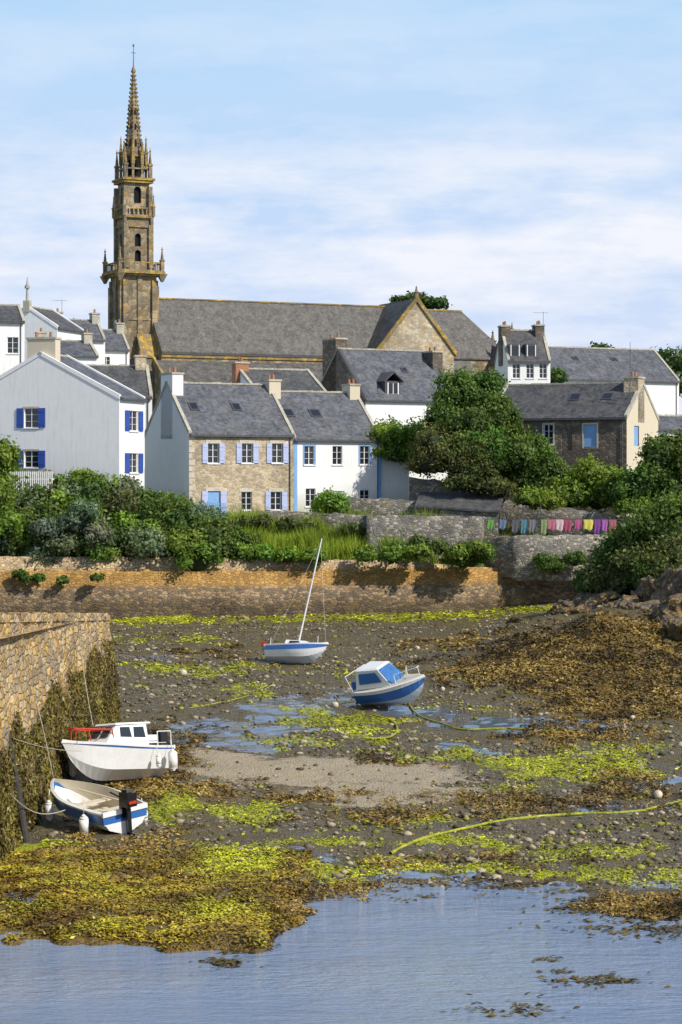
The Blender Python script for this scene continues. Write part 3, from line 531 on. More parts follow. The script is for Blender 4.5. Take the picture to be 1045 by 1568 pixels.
def pinn(x,y,z,r,h,mi=0):
    S.box(x-r,x+r,y-r,y+r,z,z+h*.4,mi); S.box(x-r*1.3,x+r*1.3,y-r*1.3,y+r*1.3,z+h*.4,z+h*.46,1); S.cone(x,y,z+h*.46,z+h*.92,r*1.05,r*.2,6,mi); S.cone(x,y,z+h*.86,z+h*.9,r*.6,r*.6,6,1); S.cone(x,y,z+h*.9,z+h,r*.25,r*.1,6,mi)
zt=Z(418,264)
stage(9,zt,w/2,[(0,.45,27,29.2)],0)
for k in range(4):
    S.T=face_T(cxx,w/2,k)
    for u in (-w/2,w/2-.62): S.box(u+(-.0),u+.62,-.32,-.004,9,zt-1.6,0); S.box(u+.0,u+.55,-.2,-.004,zt-1.598,zt-.9,1)
    S.box(-.28,.28,-.16,-.004,24.5,zt-.5,0)
    for z in (22.,27.,31.5): S.box(-w/2+.63,w/2-.63,-.1,-.004,z,z+.22,0)
S.T=None
S.hexa([(1.7,-1.7,9),(3.9,-1.7,9),(3.9,-.33,9),(1.7,-.33,9),(1.7,-1.7,27.3),(3.9,-1.7,27.3),(3.9,-.33,29.6),(1.7,-.33,29.6)],0); S.hexa([(1.6,-1.85,27.1),(4.0,-1.85,27.1),(4.0,-.33,29.62),(1.6,-.33,29.62),(1.6,-1.85,27.4),(4.0,-1.85,27.4),(4.0,-.33,29.9),(1.6,-.33,29.9)],1)
ring(zt-.45,zt-.2,w/2+.45,1); ring(zt-.2,zt+.12,w/2+.8,1); 
for sx in (-1,1):
    for sy in (-1,1): S.frus(cxx+sx*(w/2+.5),cxx+sy*(w/2+.5),zt-1.1,zt-.2,.12,.12,.5,.5,0)
bal(zt+.12,w/2+.55,1.05,0,9)
for sx in (-1,1):
    for sy in (-1,1): pinn(cxx+sx*(w/2+.5),cxx+sy*(w/2+.5),zt+.12,.2,2.9)
z1=Z(333,264); hw=1.52
stage(zt,z1,hw,[(0,.75,zt+1.2,zt+2.6),(0,.75,zt+3.0,zt+4.5)])
for sx in (-1,1):
    for sy in (-1,1): S.box(cxx+sx*hw-.28,cxx+sx*hw+.28,cxx+sy*hw-.28,cxx+sy*hw+.28,zt,z1-.9,0); pinn(cxx+sx*(hw+.12),cxx+sy*(hw+.12),z1-.9,.17,2.2)
ring(z1-1.2,z1-.98,hw+.18,0); ring(z1-.12,z1+.1,hw+.3,1); bal(z1+.1,hw+.2,1.,0,7)
z2=Z(277,264)
stage(z1,z2,hw-.12,[(0,.9,z1+1.6,z1+3.5)])
for sx in (-1,1):
    for sy in (-1,1): S.box(cxx+sx*hw-.3,cxx+sx*hw+.16,cxx+sy*hw-.3,cxx+sy*hw+.16,z1,z2-.7,0); pinn(cxx+sx*(hw+.28),cxx+sy*(hw+.28),z1+.1,.15,2.6)
ring(z2-.3,z2,hw+.28,1); ring(z2,z2+.25,hw+.45,1)
z3=Z(240,264)
S.cone(cxx,cxx,z2+.25,z3,1.05,.98,8,0,.5)
for i in range(8):
    t=2*math.pi*(i+.5)/8; r=1.45; x,y=cxx+r*math.cos(t),cxx+r*math.sin(t); S.box(x-.13,x+.13,y-.13,y+.13,z2+.25,z3-.3,0); pinn(x,y,z3-.9,.19,3.4 if i%2 else 2.9,1)
    t=2*math.pi*i/8; r=1.02; x,y=cxx+r*math.cos(t),cxx+r*math.sin(t); S.cone(x,y,z2+.6,z3-.4,.2,.18,6,2)
ring(z2+1.3,z2+1.45,1.5,0)
for sx in (-1,1):
    for sy in (-1,1): pinn(cxx+sx*1.5,cxx+sy*1.5,z2+.25,.2,3.6,0)
z4=Z(106,264); S.cone(cxx,cxx,z3,z3+.25,1.3,1.25,8,1,.5); S.cone(cxx,cxx,z3+.25,z4,1.0,.12,8,0,.5)
for i in range(8):
    t=2*math.pi*(i+.5)/8
    for j in range(20):
        f=(j+.5)/20; r=1.0+(.12-1.0)*f+.04; z=z3+.25+(z4-z3-.25)*f; x,y=cxx+r*math.cos(t),cxx+r*math.sin(t); S.frus(x,y,z,z+.22,.06,.06,.1,.1,j%3==0)
    t=2*math.pi*i/8
    for f in (.1,.3,.48): r=(1.0+(.12-1.0)*f)*.93+.01; z=z3+.25+(z4-z3-.25)*f; x,y=cxx+r*math.cos(t),cxx+r*math.sin(t); S.frus(x,y,z,z+.9*(1-f),.1,.1,.07,.07,2,dx=-.07*math.cos(t),dy=-.07*math.sin(t))
for f in (.55,.78): r=1.0+(.12-1.0)*f; z=z3+.25+(z4-z3-.25)*f; S.cone(cxx,cxx,z,z+.18,r+.12,r+.1,8,1,.5)
S.cone(cxx,cxx,z4,z4+.3,.22,.2,8,1); S.cone(cxx,cxx,z4+.3,z4+.9,.1,.06,8,0); S.cyl((cxx,cxx,z4+.8),(cxx,cxx,Z(66,264)),.05,.03,6,3); S.box(cxx-.3,cxx+.3,cxx-.03,cxx+.03,z4+2.,z4+2.06,3); S.cone(cxx,cxx,Z(66,264)-.25,Z(66,264),.12,.1,6,3)
S.obj('bell_tower',[M['granite'],M['granite_o'],M['dark'],M['metal']],ch)
Nv=MB(); zr,ze=34.1,27.9; v0=cxx-5; v1=cxx+5; u0,u1=w-.5,36.5
def gab(mb,u0,u1,v0,v1,zb,ze,zr,wi,ri,hip=0,axis='u',t=.15):
    vm=(v0+v1)/2; f=(lambda a,b,c:(a,b,c)) if axis=='u' else (lambda a,b,c:(b,a,c))
    mb.add([f(u0,v0,zb),f(u1,v0,zb),f(u1,v1,zb),f(u0,v1,zb),f(u0,v0,ze),f(u1,v0,ze),f(u1,v1,ze),f(u0,v1,ze)],[(0,1,5,4),(1,2,6,5),(2,3,7,6),(3,0,4,7)],wi)
    mb.add([f(u0,v0,ze),f(u0,v1,ze),f(u0,vm,zr)],[(0,1,2)],wi)
    if not hip: mb.add([f(u1,v0,ze),f(u1,v1,ze),f(u1,vm,zr)],[(0,1,2)],wi)
    sp=(zr-ze)/abs(vm-v0); o=.2*(1 if v0<v1 else -1)
    for a,sg in ((v0,-1),(v1,1)):
        mb.hexa([f(u0,a+sg*o,ze-.2*sp+.02),f(u1+(.2 if hip else 0),a+sg*o,ze-.2*sp+.02),f(u1-hip,vm,zr+.02),f(u0,vm,zr+.02),f(u0,a+sg*o,ze-.2*sp+t),f(u1+(.2 if hip else 0),a+sg*o,ze-.2*sp+t),f(u1-hip,vm,zr+t),f(u0,vm,zr+t)],ri)
    if hip: mb.add([f(u1+.2,v0-o,ze-.2*sp+t),f(u1+.2,v1+o,ze-.2*sp+t),f(u1-hip,vm,zr+t)],[(0,1,2)],ri)
gab(Nv,u0,u1,v0,v1,9,ze,zr,0,1)
Nv.box(u0,u1,cxx-.15,cxx+.15,zr+.1,zr+.26,2)
Nv.hexa([(u0-.8,v0-4.5,9),(u1-4,v0-4.5,9),(u1-4,v0-.003,9),(u0-.8,v0-.003,9),(u0-.8,v0-4.5,23.6),(u1-4,v0-4.5,23.6),(u1-4,v0-.003,26.6),(u0-.8,v0-.003,26.6)],0)
Nv.hexa([(u0-.8,v0-4.8,23.43),(u1-4,v0-4.8,23.43),(u1-4,v0-.01,26.62),(u0-.8,v0-.01,26.62),(u0-.8,v0-4.8,23.6),(u1-4,v0-4.8,23.6),(u1-4,v0-.01,26.8),(u0-.8,v0-.01,26.8)],1)
Nv.hexa([(u0-1.1,v0-4.9,23.3),(u0-.8,v0-4.9,23.3),(u0-.8,v0,26.6),(u0-1.1,v0,26.6),(u0-1.1,v0-4.9,23.9),(u0-.8,v0-4.9,23.9),(u0-.8,v0,27.2),(u0-1.1,v0,27.2)],2)
Nv.box(u0,u1-3,v0-.15,v0-.004,ze-.75,ze-.3,2); Nv.box(u0,u1-3,v0-.25,v0-.16,ze-.4,ze-.25,4)
tu=34.7; gab(Nv,-6.,v1-3,tu-5.,tu+5.,9,28.4,34.5,3,1,axis='v')
for sg in (-1,1):
    Nv.hexa([(tu,-6.25,34.3),(tu,-5.8,34.3),(tu+sg*5.3,-5.8,27.9),(tu+sg*5.3,-6.25,27.9),(tu,-6.25,35.),(tu,-5.8,35.),(tu+sg*5.3,-5.8,28.6),(tu+sg*5.3,-6.25,28.6)],2)
gab(Nv,tu+5,tu+9,-4,v0+2,9,25,28,0,1)
gab(Nv,u1,49.5,v0+.2,v1-.2,9,28.0,33.9,0,1,hip=4.5); Nv.box(u1,45,cxx-.15,cxx+.15,33.95,34.15,2)
S=Nv
for u,v in ((49.3,v0+.2),(50.,v1-4)): Nv.box(u-.5,u+.5,v-.5,v+.5,9,29.5,0); pinn(u,v,29.5,.3,2.4)
gab(Nv,v0-2.5,v0+.3,46.2,49.9,9,27.4,30.8,3,1,axis='v'); pinn(48.05,v0-2.4,30.8,.16,1.5)
pinn(tu,-6.,34.8,.22,1.4)
for u in np.arange(7,32,5.): Nv.box(u-.4,u+.4,v0-5.3,v0-4.51,9,22.5,0)
Nv.obj('nave_and_transept',[M['granite'],M['slate_c'],M['granite_o'],M['gableT'],M['metal']],ch)
mb=MB(); mb.cyl((-.36,1.4,Z(497,264)),(-.30,1.4,Z(497,264)),.5,.5,20); mb.obj('clock_face',[M['bluewhite']],ch)
# ------------------------------------------------------------ garden walls
def gwall(name,pts,th=.45,mat='stoneG'):
    rows=[]; pts=[(X(px,d),d,Z(pt,d),zb) for px,d,pt,zb in pts]; P2=[]
    for a,b_ in zip(pts[:-1],pts[1:]):
        n=max(2,int(math.hypot(b_[0]-a[0],b_[1]-a[1])/.4))
        for i in range(n): t=i/n; P2.append((a[0]+(b_[0]-a[0])*t,a[1]+(b_[1]-a[1])*t,a[2]+(b_[2]-a[2])*t,a[3]))
    P2.append(pts[-1])
    for x,y,z,zb in P2:
        j=lambda a:a*(random.random()-.5); z+=j(.16); rows.append([(x,y+j(.06),zb),(x+j(.05),y+j(.1),(z+zb)/2),(x+j(.05),y+.03+j(.08),z),(x,y+th/2,z+.06+j(.05)),(x,y+th,z),(x,y+th,zb)])
    A=np.array(rows); return gridmesh(name,A[:,:,0],A[:,:,1],A[:,:,2],M[mat],smooth=False)
gwall('garden_wall',[(345,171,785,9.0),(415,170,782,9.0),(480,169,786,8.8),(560,168,789,8.6),(562,164.8,792,7.3),(650,164.5,790,7.3),(738,164,794,7.3),(742,167,792,8)])
gwall('garden_wall',[(738,166,822,6),(790,163.5,822,5.8),(860,163.5,820,5.8),(965,165.5,822,5.8)])
gwall('garden_wall',[(627,178,732,10),(665,177,735,10),(700,176,748,9.5),(765,174,766,9),(850,172,776,8.8),(930,171,789,8.6),(1000,170,797,8.4),(1100,170,800,8)])
gwall('garden_wall',[(520,175,762,9.6),(575,174,764,9.6),(640,173.5,768,9.5)])
sh=empty('slate_shed',(X(640,171),171,0),(0,0,math.radians(-8))); mb=MB()
mb.hexa([(0,0,8),(6,0,8),(6,3.5,8),(0,3.5,8),(0,0,Z(776,171)),(6,0,Z(784,171)),(6,3.5,Z(758,173)),(0,3.5,Z(757,173))],0)
mb.hexa([(-.2,-.2,Z(777,171)),(6.2,-.2,Z(785,171)),(6.2,3.7,Z(760,173)),(-.2,3.7,Z(756,173)),(-.2,-.2,Z(774,171)),(6.2,-.2,Z(782,171)),(6.2,3.7,Z(757,173)),(-.2,3.7,Z(753,173))],1); mb.obj('shed_walls_and_roof',[M['stoneG'],M['slate_d']],sh)
cl=empty('clothes_line'); mb=MB(); zl=Z(797,167.)
posts=[740,828,965]
for p in posts: mb.cyl((X(p,167.),167.,8),(X(p,167.),167.,zl+.15),.05,.04,6,0); 
mb.cyl((X(828,167.),166.8,8),(X(828,167.),166.8,Z(770,167.)),.05,.03,6,0)
for a,b_ in zip(posts[:-1],posts[1:]): mb.cyl((X(a,167.),167.,zl+.1),(X(b_,167.),167.,zl+.08),.015,.015,5,0)
mb.obj('posts_and_line',[M['metal']],cl)
cc=[(.12,.3,.06),(.12,.17,.28),(.1,.1,.12),(.08,.2,.25),(.16,.16,.18),(.22,.32,.12),(.45,.15,.2),(.6,.42,.44),(.35,.07,.13),(.5,.1,.24),(.62,.55,.1),(.2,.05,.25),(.35,.12,.35),(.42,.12,.15)]
pxs=[752,770,790,803,816,832,844,857,870,886,901,915,926,938]
for px,c in zip(pxs,cc):
    x0=X(px,167.); wd_=.4+.3*random.random(); hh=.7+.5*random.random(); V=[];nx,nz=7,6
    for i in range(nx):
        for k in range(nz): V.append((x0+wd_*(i/(nx-1)-.5)*(1-.25*k/nz*(px%3==0))+.03*math.sin(k),167.+.09*math.sin(i*1.9+px)*k/nz,zl+.09-(hh+.1*math.sin(i*1.3+px))*k/(nz-1)-.02*math.sin(i)))
    mb=MB(); mb.add(V,[(i*nz+k,(i+1)*nz+k,(i+1)*nz+k+1,i*nz+k+1) for i in range(nx-1) for k in range(nz-1)]); mb.obj('laundry_item',[plain('cloth_%d'%px,c,.85,.15)],cl,True)
fe=empty('blue_picket_fence'); mb=MB()
for i in range(16): x=X(300+3*i,169.5); mb.box(x-.04,x+.04,169.5,169.54,9.6,11.3)
mb.box(X(298,169.5),X(348,169.5),169.545,169.58,10.9,10.98); mb.box(X(298,169.5),X(348,169.5),169.545,169.58,10.2,10.28); mb.obj('pickets',[M['pblue']],fe)
fe=empty('white_picket_fence'); mb=MB()
for i in range(26): x=X(5+3*i,163); mb.box(x-.04,x+.04,163,163.04,11.5,Z(722,163))
mb.box(X(3,163),X(83,163),163.045,163.08,13.,13.1); mb.obj('pickets',[M['frame']],fe)
# ------------------------------------------------------------ vegetation
PAL={'dark':((.022,.045,.014),(.09,.15,.034)),'mid':((.03,.062,.016),(.135,.215,.04)),'bright':((.06,.11,.018),(.23,.33,.045)),'olive':((.045,.06,.02),(.165,.19,.055)),'grey':((.06,.09,.055),(.22,.28,.17))}
def foliage(name,lobes,n,size,pal,core=.7,trunk=None,k=26,spread=.22,sc=.8):
    lb=np.array(lobes,float); lb[:,3:6]*=sc; ar=lb[:,3]*lb[:,5]; pr=ar/ar.sum(); li=rng.choice(len(lb),n,p=pr)
    cd=rng.normal(size=(len(lb),k,3)); cd[:,:,2]=np.abs(cd[:,:,2])*1.0-.35; cd/=np.linalg.norm(cd,axis=2)[:,:,None]; cr=.68+.5*rng.random((len(lb),k)); cb=rng.random((len(lb),k))
    hue=np.clip(rng.normal(size=(len(lb),3)),-1.5,1.5)*np.array([.07,.06,.08])+1
    ci=rng.integers(0,k,n); d=cd[li,ci]*cr[li,ci][:,None]+rng.normal(size=(n,3))*spread
    Pp=lb[li,:3]+d*lb[li,3:6]; nr=d/np.linalg.norm(d,axis=1)[:,None]+rng.normal(size=(n,3))*.7
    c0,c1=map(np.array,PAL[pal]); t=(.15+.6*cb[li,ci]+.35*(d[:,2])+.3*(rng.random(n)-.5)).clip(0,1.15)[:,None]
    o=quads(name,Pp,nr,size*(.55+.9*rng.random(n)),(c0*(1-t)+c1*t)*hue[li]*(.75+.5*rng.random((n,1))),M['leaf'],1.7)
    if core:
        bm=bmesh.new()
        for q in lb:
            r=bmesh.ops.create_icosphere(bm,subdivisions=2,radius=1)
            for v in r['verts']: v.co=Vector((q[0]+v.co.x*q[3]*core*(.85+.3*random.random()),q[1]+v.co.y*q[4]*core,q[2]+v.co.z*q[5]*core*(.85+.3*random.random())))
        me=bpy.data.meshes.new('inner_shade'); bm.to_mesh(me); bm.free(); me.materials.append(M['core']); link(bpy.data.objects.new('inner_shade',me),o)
    if trunk:
        mb=MB(); x,y,z0,z1,r=trunk; p=Vector((x,y,z0)); q=Vector((x+.2,y,z0+(z1-z0)*.5)); mb.cyl(p,q,r,r*.7,8)
        for q2 in lb[:6]: mb.cyl(q,Vector(q2[:3]),r*.5,r*.12,6)
        mb.obj('trunk_and_limbs',[M['bark']],o)
    return o
def lob(px,py,d,rx,rz,ry=None): return (X(px,d),d,Z(py,d),rx,ry or rx,rz)
def row(p0,p1,top,bot,d0,d1,step,r,jt=10):
    out=[]; n=int((p1-p0)/step)+1
    for i in range(n+1):
        px=p0+(p1-p0)*i/n; tp=np.interp(px,[a for a,_ in top],[b_ for _,b_ in top]); bt=bot
        rpx=r*F/d0; y=tp+rpx*.8
        while y<bt+rpx*.4:
            d=d1+(d0-d1)*min(1,(y-tp)/(bt-tp+1)); rr=r*(.75+.5*random.random()); out.append(lob(px+random.uniform(-jt,jt),y+random.uniform(-6,6),d,rr,rr*.85)); y+=rpx*.85
    return out
L1=row(-40,330,[(-40,700),(0,712),(30,735),(80,728),(130,712),(180,728),(240,752),(300,778),(345,803)],842,160.5,165,27,1.35)
pals=['mid','dark','bright','grey','mid','bright','olive']
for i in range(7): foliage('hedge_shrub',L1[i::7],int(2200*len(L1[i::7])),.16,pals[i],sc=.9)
foliage('bright_shrub',[lob(-10,760,158.8,1.6,1.9),lob(8,800,158.8,1.2,1.6),lob(5,705,160,1.3,1.6)],9000,.17,'bright')
foliage('hydrangea_shrub',[lob(x,y,159.5,1.1,1.) for x,y in ((70,815),(110,805),(150,822),(95,835),(130,785))],11000,.14,'grey')
foliage('bank_shrub',[lob(x,y,160.8,.9,.7) for x,y in ((370,848),(405,850),(600,852),(640,848),(700,850),(735,845),(560,852),(440,853),(480,854))],9000,.15,'bright')
foliage('bank_bush',[lob(x,y,162.5,.8,.65) for x,y in ((385,832),(360,822),(640,832),(670,842),(610,842))],6000,.14,'mid')
foliage('wall_ivy_plant',[lob(x,y,161.5,1.,.8) for x,y in ((715,845),(740,850),(700,852))],5000,.13,'mid')
foliage('round_shrub',[lob(507,772,170,1.3,1.1),lob(497,778,170,.9,.8)],5000,.14,'bright')
foliage('garden_shrub',[lob(x,y,166,.8,.6) for x,y in ((470,808),(440,804),(400,800),(375,802),(360,812),(540,812),(575,815))],7000,.14,'olive')
def blades(name,n,px0,px1,t0,t1,h,c0,c1,thr=-1.):
    px=px0+(px1-px0)*rng.random(n); t=t0+(t1-t0)*rng.random(n); y=160+t; x=X(px,y); y=ywall(x)+t; k=fbm(x/1.3+4,y/1.3,3)>thr; x,y=x[k],y[k]; n=len(x); z=land(x,y); hh=h*(.5+rng.random(n))*(1+.9*fbm(x/1.1,y/1.1,2)); ln=rng.normal(size=(n,2))*.28*hh[:,None]; a=rng.random(n)*3.14; wx,wy=.07*np.cos(a),.07*np.sin(a)
    V=np.stack([np.c_[x-wx,y-wy,z-.1],np.c_[x+wx,y+wy,z-.1],np.c_[x+ln[:,0],y+ln[:,1],z+hh]],1).reshape(-1,3); tt=rng.random((n,1))*.5+.7*(fbm(x/1.0,y/1.0,2)[:,None]+.4).clip(0,1)
    C=np.repeat(np.c_[np.array(c0)*(1-tt)+np.array(c1)*tt,np.ones(n)],3,0); npmesh(name,V,np.arange(3*n).reshape(n,3),M['leaf'],C)
blades('reed_grass',38000,345,670,1.6,9.5,1.15,(.06,.11,.016),(.38,.46,.05),-.2)
blades('dry_grass',7000,345,740,1.6,10,.6,(.2,.17,.06),(.4,.35,.15),.1)
blades('bank_grass',16000,640,1000,1.8,12,.5,(.09,.12,.03),(.3,.31,.09))
blades('bank_grass',12000,0,345,1.5,4,.6,(.08,.11,.02),(.22,.28,.05))
tr=[lob(700,605,176,1.9,1.8),lob(735,605,177,2.0,1.7),lob(680,645,175,1.5,1.7),lob(720,650,175,2.2,2.0),lob(758,640,176,1.8,1.8),lob(775,680,175,1.8,1.8),lob(740,690,174,2.1,1.9),lob(700,690,174,1.8,1.8),lob(790,705,174,1.5,1.5),lob(752,585,177,1.0,.9)]
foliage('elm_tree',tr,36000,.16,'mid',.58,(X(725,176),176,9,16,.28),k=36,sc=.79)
foliage('tamarisk_shrub',[lob(x,y,173.5,1.5,1.3) for x,y in ((675,695),(700,712),(720,690),(665,680),(740,715),(660,710))],12000,.12,'olive',sc=.88)
foliage('bright_hedge',[lob(x,y,180,1.3,1.1) for x,y in ((585,672),(610,670),(635,672),(605,695),(635,700),(652,700),(582,688),(640,685))],14000,.15,'bright',sc=.82)
foliage('back_hedge',[lob(x,y,186,1.7,1.7) for x in (595,615,640,670,700) for y in (675,705)],14000,.18,'mid',.8)
foliage('laurel_tree',[lob(x,y,176,1.5,1.6) for x,y in ((810,690),(800,720),(830,715),(845,735),(820,745),(790,740),(865,750))],16000,.17,'mid',.6,(X(820,176),176,9,14,.2))
foliage('fern_shrub',[lob(x,y,173,1.3,.9) for x,y in ((715,735),(745,742),(735,725),(700,742),(765,750))],8000,.14,'olive')
foliage('garden_tree',[lob(x,y,175,1.5,1.5) for x,y in ((905,730),(930,740),(890,755),(940,760),(915,765),(870,762),(850,765))],15000,.17,'bright',.65)
foliage('shrubs_by_house',[lob(x,y,171,1.5,1.5) for x,y in ((1010,700),(1035,690),(1050,720),(1000,730),(980,740),(1025,745),(1050,760),(985,765),(965,758))],22000,.17,'mid')
foliage('garden_shrub',[lob(x,y,170,1.2,.8) for x,y in ((970,778),(1000,785),(1030,778),(810,765),(840,772))],9000,.15,'bright')
foliage('wall_climber_plant',[lob(x,y,162.8,.9,.7) for x,y in ((835,862),(850,868),(880,858),(720,858))],4500,.12,'mid')
hl=[lob(x,y,d,r,r*.85) for x,y,d,r in ((915,893,149,1.3),(935,873,149,1.6),(960,850,148,1.9),(950,890,147,1.5),(985,835,148,2.0),(985,875,146,1.8),(1015,820,147,2.2),(1020,865,145,2.),(1050,810,147,2.4),(1055,860,144,2.1),(1000,888,144,1.3),(1040,880,143,1.4),(900,903,149,.9),(925,898,147.5,1.),(965,895,146,1.))]
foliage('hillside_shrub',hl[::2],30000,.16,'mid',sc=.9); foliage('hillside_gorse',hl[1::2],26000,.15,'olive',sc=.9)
foliage('distant_trees',[lob(665,466,300,1.5,1.),lob(640,462,300,1.8,1.),lob(612,462,300,1.,.7),lob(920,537,290,1.3,.8),lob(1035,560,255,2.4,1.8),lob(1020,595,250,2.2,1.6),lob(1000,605,250,2.,1.5),lob(850,580,222,1.,.8)],12000,.3,'dark',spread=.3)
foliage('wall_weed',[lob(x,y,d,.5,.35) for x,y,d in ((60,886,157.9),(40,888,157.9),(150,886,158),(95,890,158),(30,880,157.8))],3000,.12,'mid',0)
# ------------------------------------------------------------ boats
def hull(L,B,D,mats,open_=True,lv=(0,.38,.62,.86,1.),fl=(.02,.74,.87,.96,1.)):
    mb=MB(); n=18; rows=[]; 
    def bm_(t): return B/2*(.84+.16*math.sin(math.pi/2*min(t/.5,1)))*(1-max(0,(t-.42)/.58)**2.6)
    def kz(t): return D*.72*max(0,(t-.62)/.38)**2.4
    def sz(t): return D*(1+.28*t*t)
    for i in range(n+1):
        t=i/n; x=L*t; r=[]
        for s_,f in zip(lv,fl):
            z=kz(t)+(sz(t)-kz(t))*s_; xx=x+.1*L*s_*max(0,t-.7)/.3*.9; ff=f-(1-f)*.6*max(0,t-.5)*(1 if s_>0 else 0); r.append((xx,max(.0,bm_(t)*ff),z))
        rows.append(r)
    k=len(lv); rim=.07
    full=[[(x,-y,z) for x,y,z in reversed(r)]+r for r in rows]
    V=[p for r in full for p in r]; w_=2*k; mi=[0 if j==0 else (1 if j<k-2 else 2) for j in range(k-1)]
    for i in range(n):
        for j in range(w_-1):
            lev=(k-2-j) if j<k-1 else (j-k if j>=k else -1); m_=mi[lev] if lev>=0 else 0
            mb.add([V[i*w_+j],V[(i+1)*w_+j],V[(i+1)*w_+j+1],V[i*w_+j+1]],[(0,1,2,3)],m_)
    for j in range(k-1):
        a,b_=rows[0][j],rows[0][j+1]; mb.add([(a[0],-a[1],a[2]),(a[0],a[1],a[2]),(b_[0],b_[1],b_[2]),(b_[0],-b_[1],b_[2])],[(0,1,2,3)],mi[j])
    fz=D*.42 if open_ else None
    for sg in (-1,1):
        for i in range(n):
            a,b_=rows[i][-1],rows[i+1][-1]; ia=(a[0]-(0 if i else -.06),max(0,a[1]-rim),a[2]+.03); ib=(b_[0]-(.06 if i==n-1 else 0),max(0,b_[1]-rim),b_[2]+.03)
            s=lambda p:(p[0],sg*p[1],p[2])
            mb.add([s((a[0],a[1]+.02,a[2])),s((b_[0],b_[1]+.02,b_[2])),s(ib),s(ia)],[(0,1,2,3)],4)
            mb.add([s((a[0],a[1]+.02,a[2])),s((b_[0],b_[1]+.02,b_[2])),s((b_[0],b_[1]+.0,b_[2]-.06)),s((a[0],a[1]+.0,a[2]-.06))],[(0,1,2,3)],4)
            if open_:
                fa=(ia[0],ia[1]*.85,max(fz,kz(i/n)+.1)); fb=(ib[0],ib[1]*.85,max(fz,kz((i+1)/n)+.1)); mb.add([s(ia),s(ib),s(fb),s(fa)],[(0,1,2,3)],3); mb.add([s(fa),s(fb),(fb[0],0,fb[2]),(fa[0],0,fa[2])],[(0,1,2,3)],3)
            else: mb.add([s(ia),s(ib),(ib[0],0,ib[2]+.05),(ia[0],0,ia[2]+.05)],[(0,1,2,3)],3)
    a=rows[0][-1]; mb.box(-.03,.06,-a[1],a[1],a[2]-.1,a[2]+.032,4)
    return mb,bm_,sz
def place(name,px,py,hx,hy,heel,pitch,dz=0,sc=1.):
    x,y,z=hit(px,py); o=empty(name,(x,y,z+dz),(0,0,0)); o.rotation_mode='QUATERNION'; o.scale=(sc,sc,sc)
    o.rotation_quaternion=(Matrix.Rotation(math.atan2(hy,hx),4,'Z')@Matrix.Rotation(math.radians(pitch),4,'Y')@Matrix.Rotation(math.radians(heel),4,'X')).to_quaternion(); return o
BM=[M['bdark'],M['bwhite'],M['bblue'],M['bcream'],M['bwhite'],M['glass'],M['red'],M['alu'],M['canvas'],M['black'],M['fender'],M['bgrey']]
def fender(mb,x,y,z,h=.6,r=.13):
    pr=[(0,.03),(.06,.09),(.12,r),(h-.12,r),(h-.06,.09),(h,.03)]
    for (a,ra),(b_,rb) in zip(pr[:-1],pr[1:]): mb.cone(x,y,z+a,z+b_,ra,rb,10,10)
    mb.cyl((x,y,z+h),(x,y*.93,z+h+.3),.012,.012,5,10)
def sub(o,mb,name,smooth=False): return mb.obj(name,BM,o,smooth)
# 1 cabin motor boat
o=place('cabin_motorboat',243,1190,-.58,-.81,7,-4,-.05,1.12)
hb,bf,sf=hull(4.7,2.0,1.12,BM,False,lv=(0,.3,.6,.9,1.),fl=(.02,.66,.8,.95,1.)); 
hb.m=[1 if q==0 else q for q in hb.m]; sub(o,hb,'hull')
mb=MB(); z0=1.16; hc=.8
mb.hexa([(1.3,-.74,z0),(3.35,-.5,z0+.12),(3.35,.5,z0+.12),(1.3,.74,z0),(1.3,-.62,z0+hc),(2.7,-.44,z0+hc-.02),(2.7,.44,z0+hc-.02),(1.3,.62,z0+hc)],1)
mb.hexa([(1.1,-.68,z0+hc+.002),(2.8,-.5,z0+hc-.018),(2.8,.5,z0+hc-.018),(1.1,.68,z0+hc+.002),(1.1,-.62,z0+hc+.06),(2.75,-.46,z0+hc+.05),(2.75,.46,z0+hc+.05),(1.1,.62,z0+hc+.06)],1)
for sg in (-1,1):
    for a,b_ in ((1.42,1.98),(2.08,2.62)):
        def sp(x,t): y0=.74+(.5-.74)*(x-1.3)/2.05; y1=.62+(.44-.62)*(x-1.3)/1.4; z_=z0+.12*(x-1.3)/2.; return (x,sg*((y0+(y1-y0)*t)+.016),z_+(z0+hc-z_)*t)
        mb.add([sp(a,.38),sp(b_,.38),sp(b_-.05,.86),sp(a+.04,.86)],[(0,1,2,3)],5)
for sg in (-1,1): mb.add([(3.17,sg*.04,z0+.36),(3.17,sg*.42,z0+.36),(2.83,sg*.38,z0+.72),(2.83,sg*.04,z0+.72)],[(0,1,2,3)],5)
mb.box(.25,1.25,-.66,.66,z0+.09,z0+.11,3); mb.box(.3,.9,-.3,.3,z0+.11,z0+.4,1); mb.box(3.5,3.9,-.2,.2,z0+.16,z0+.22,3)
for y in (-.5,.5): mb.cyl((2.9,y,z0+.2),(3.0,y,z0+.62),.022,.022,6,6); mb.cyl((3.0,y,z0+.62),(4.6,y*.3,z0+.7),.03,.03,6,6); mb.cyl((4.0,y*.75,z0+.25),(4.0,y*.55,z0+.67),.02,.02,6,6)
mb.cyl((3.0,-.5,z0+.62),(3.0,.5,z0+.62),.025,.025,6,6); mb.cyl((4.6,-.15,z0+.7),(4.6,.15,z0+.7),.03,.03,6,6); mb.cyl((4.6,0,z0+.7),(4.6,0,z0+.3),.022,.022,6,6)
for y in (-.8,.8): mb.cyl((.15,y,z0),(.15,y,z0+.5),.022,.022,6,7); mb.cyl((.9,y,z0),(.9,y,z0+.5),.022,.022,6,7); mb.cyl((.15,y,z0+.5),(.9,y,z0+.5),.022,.022,6,7)
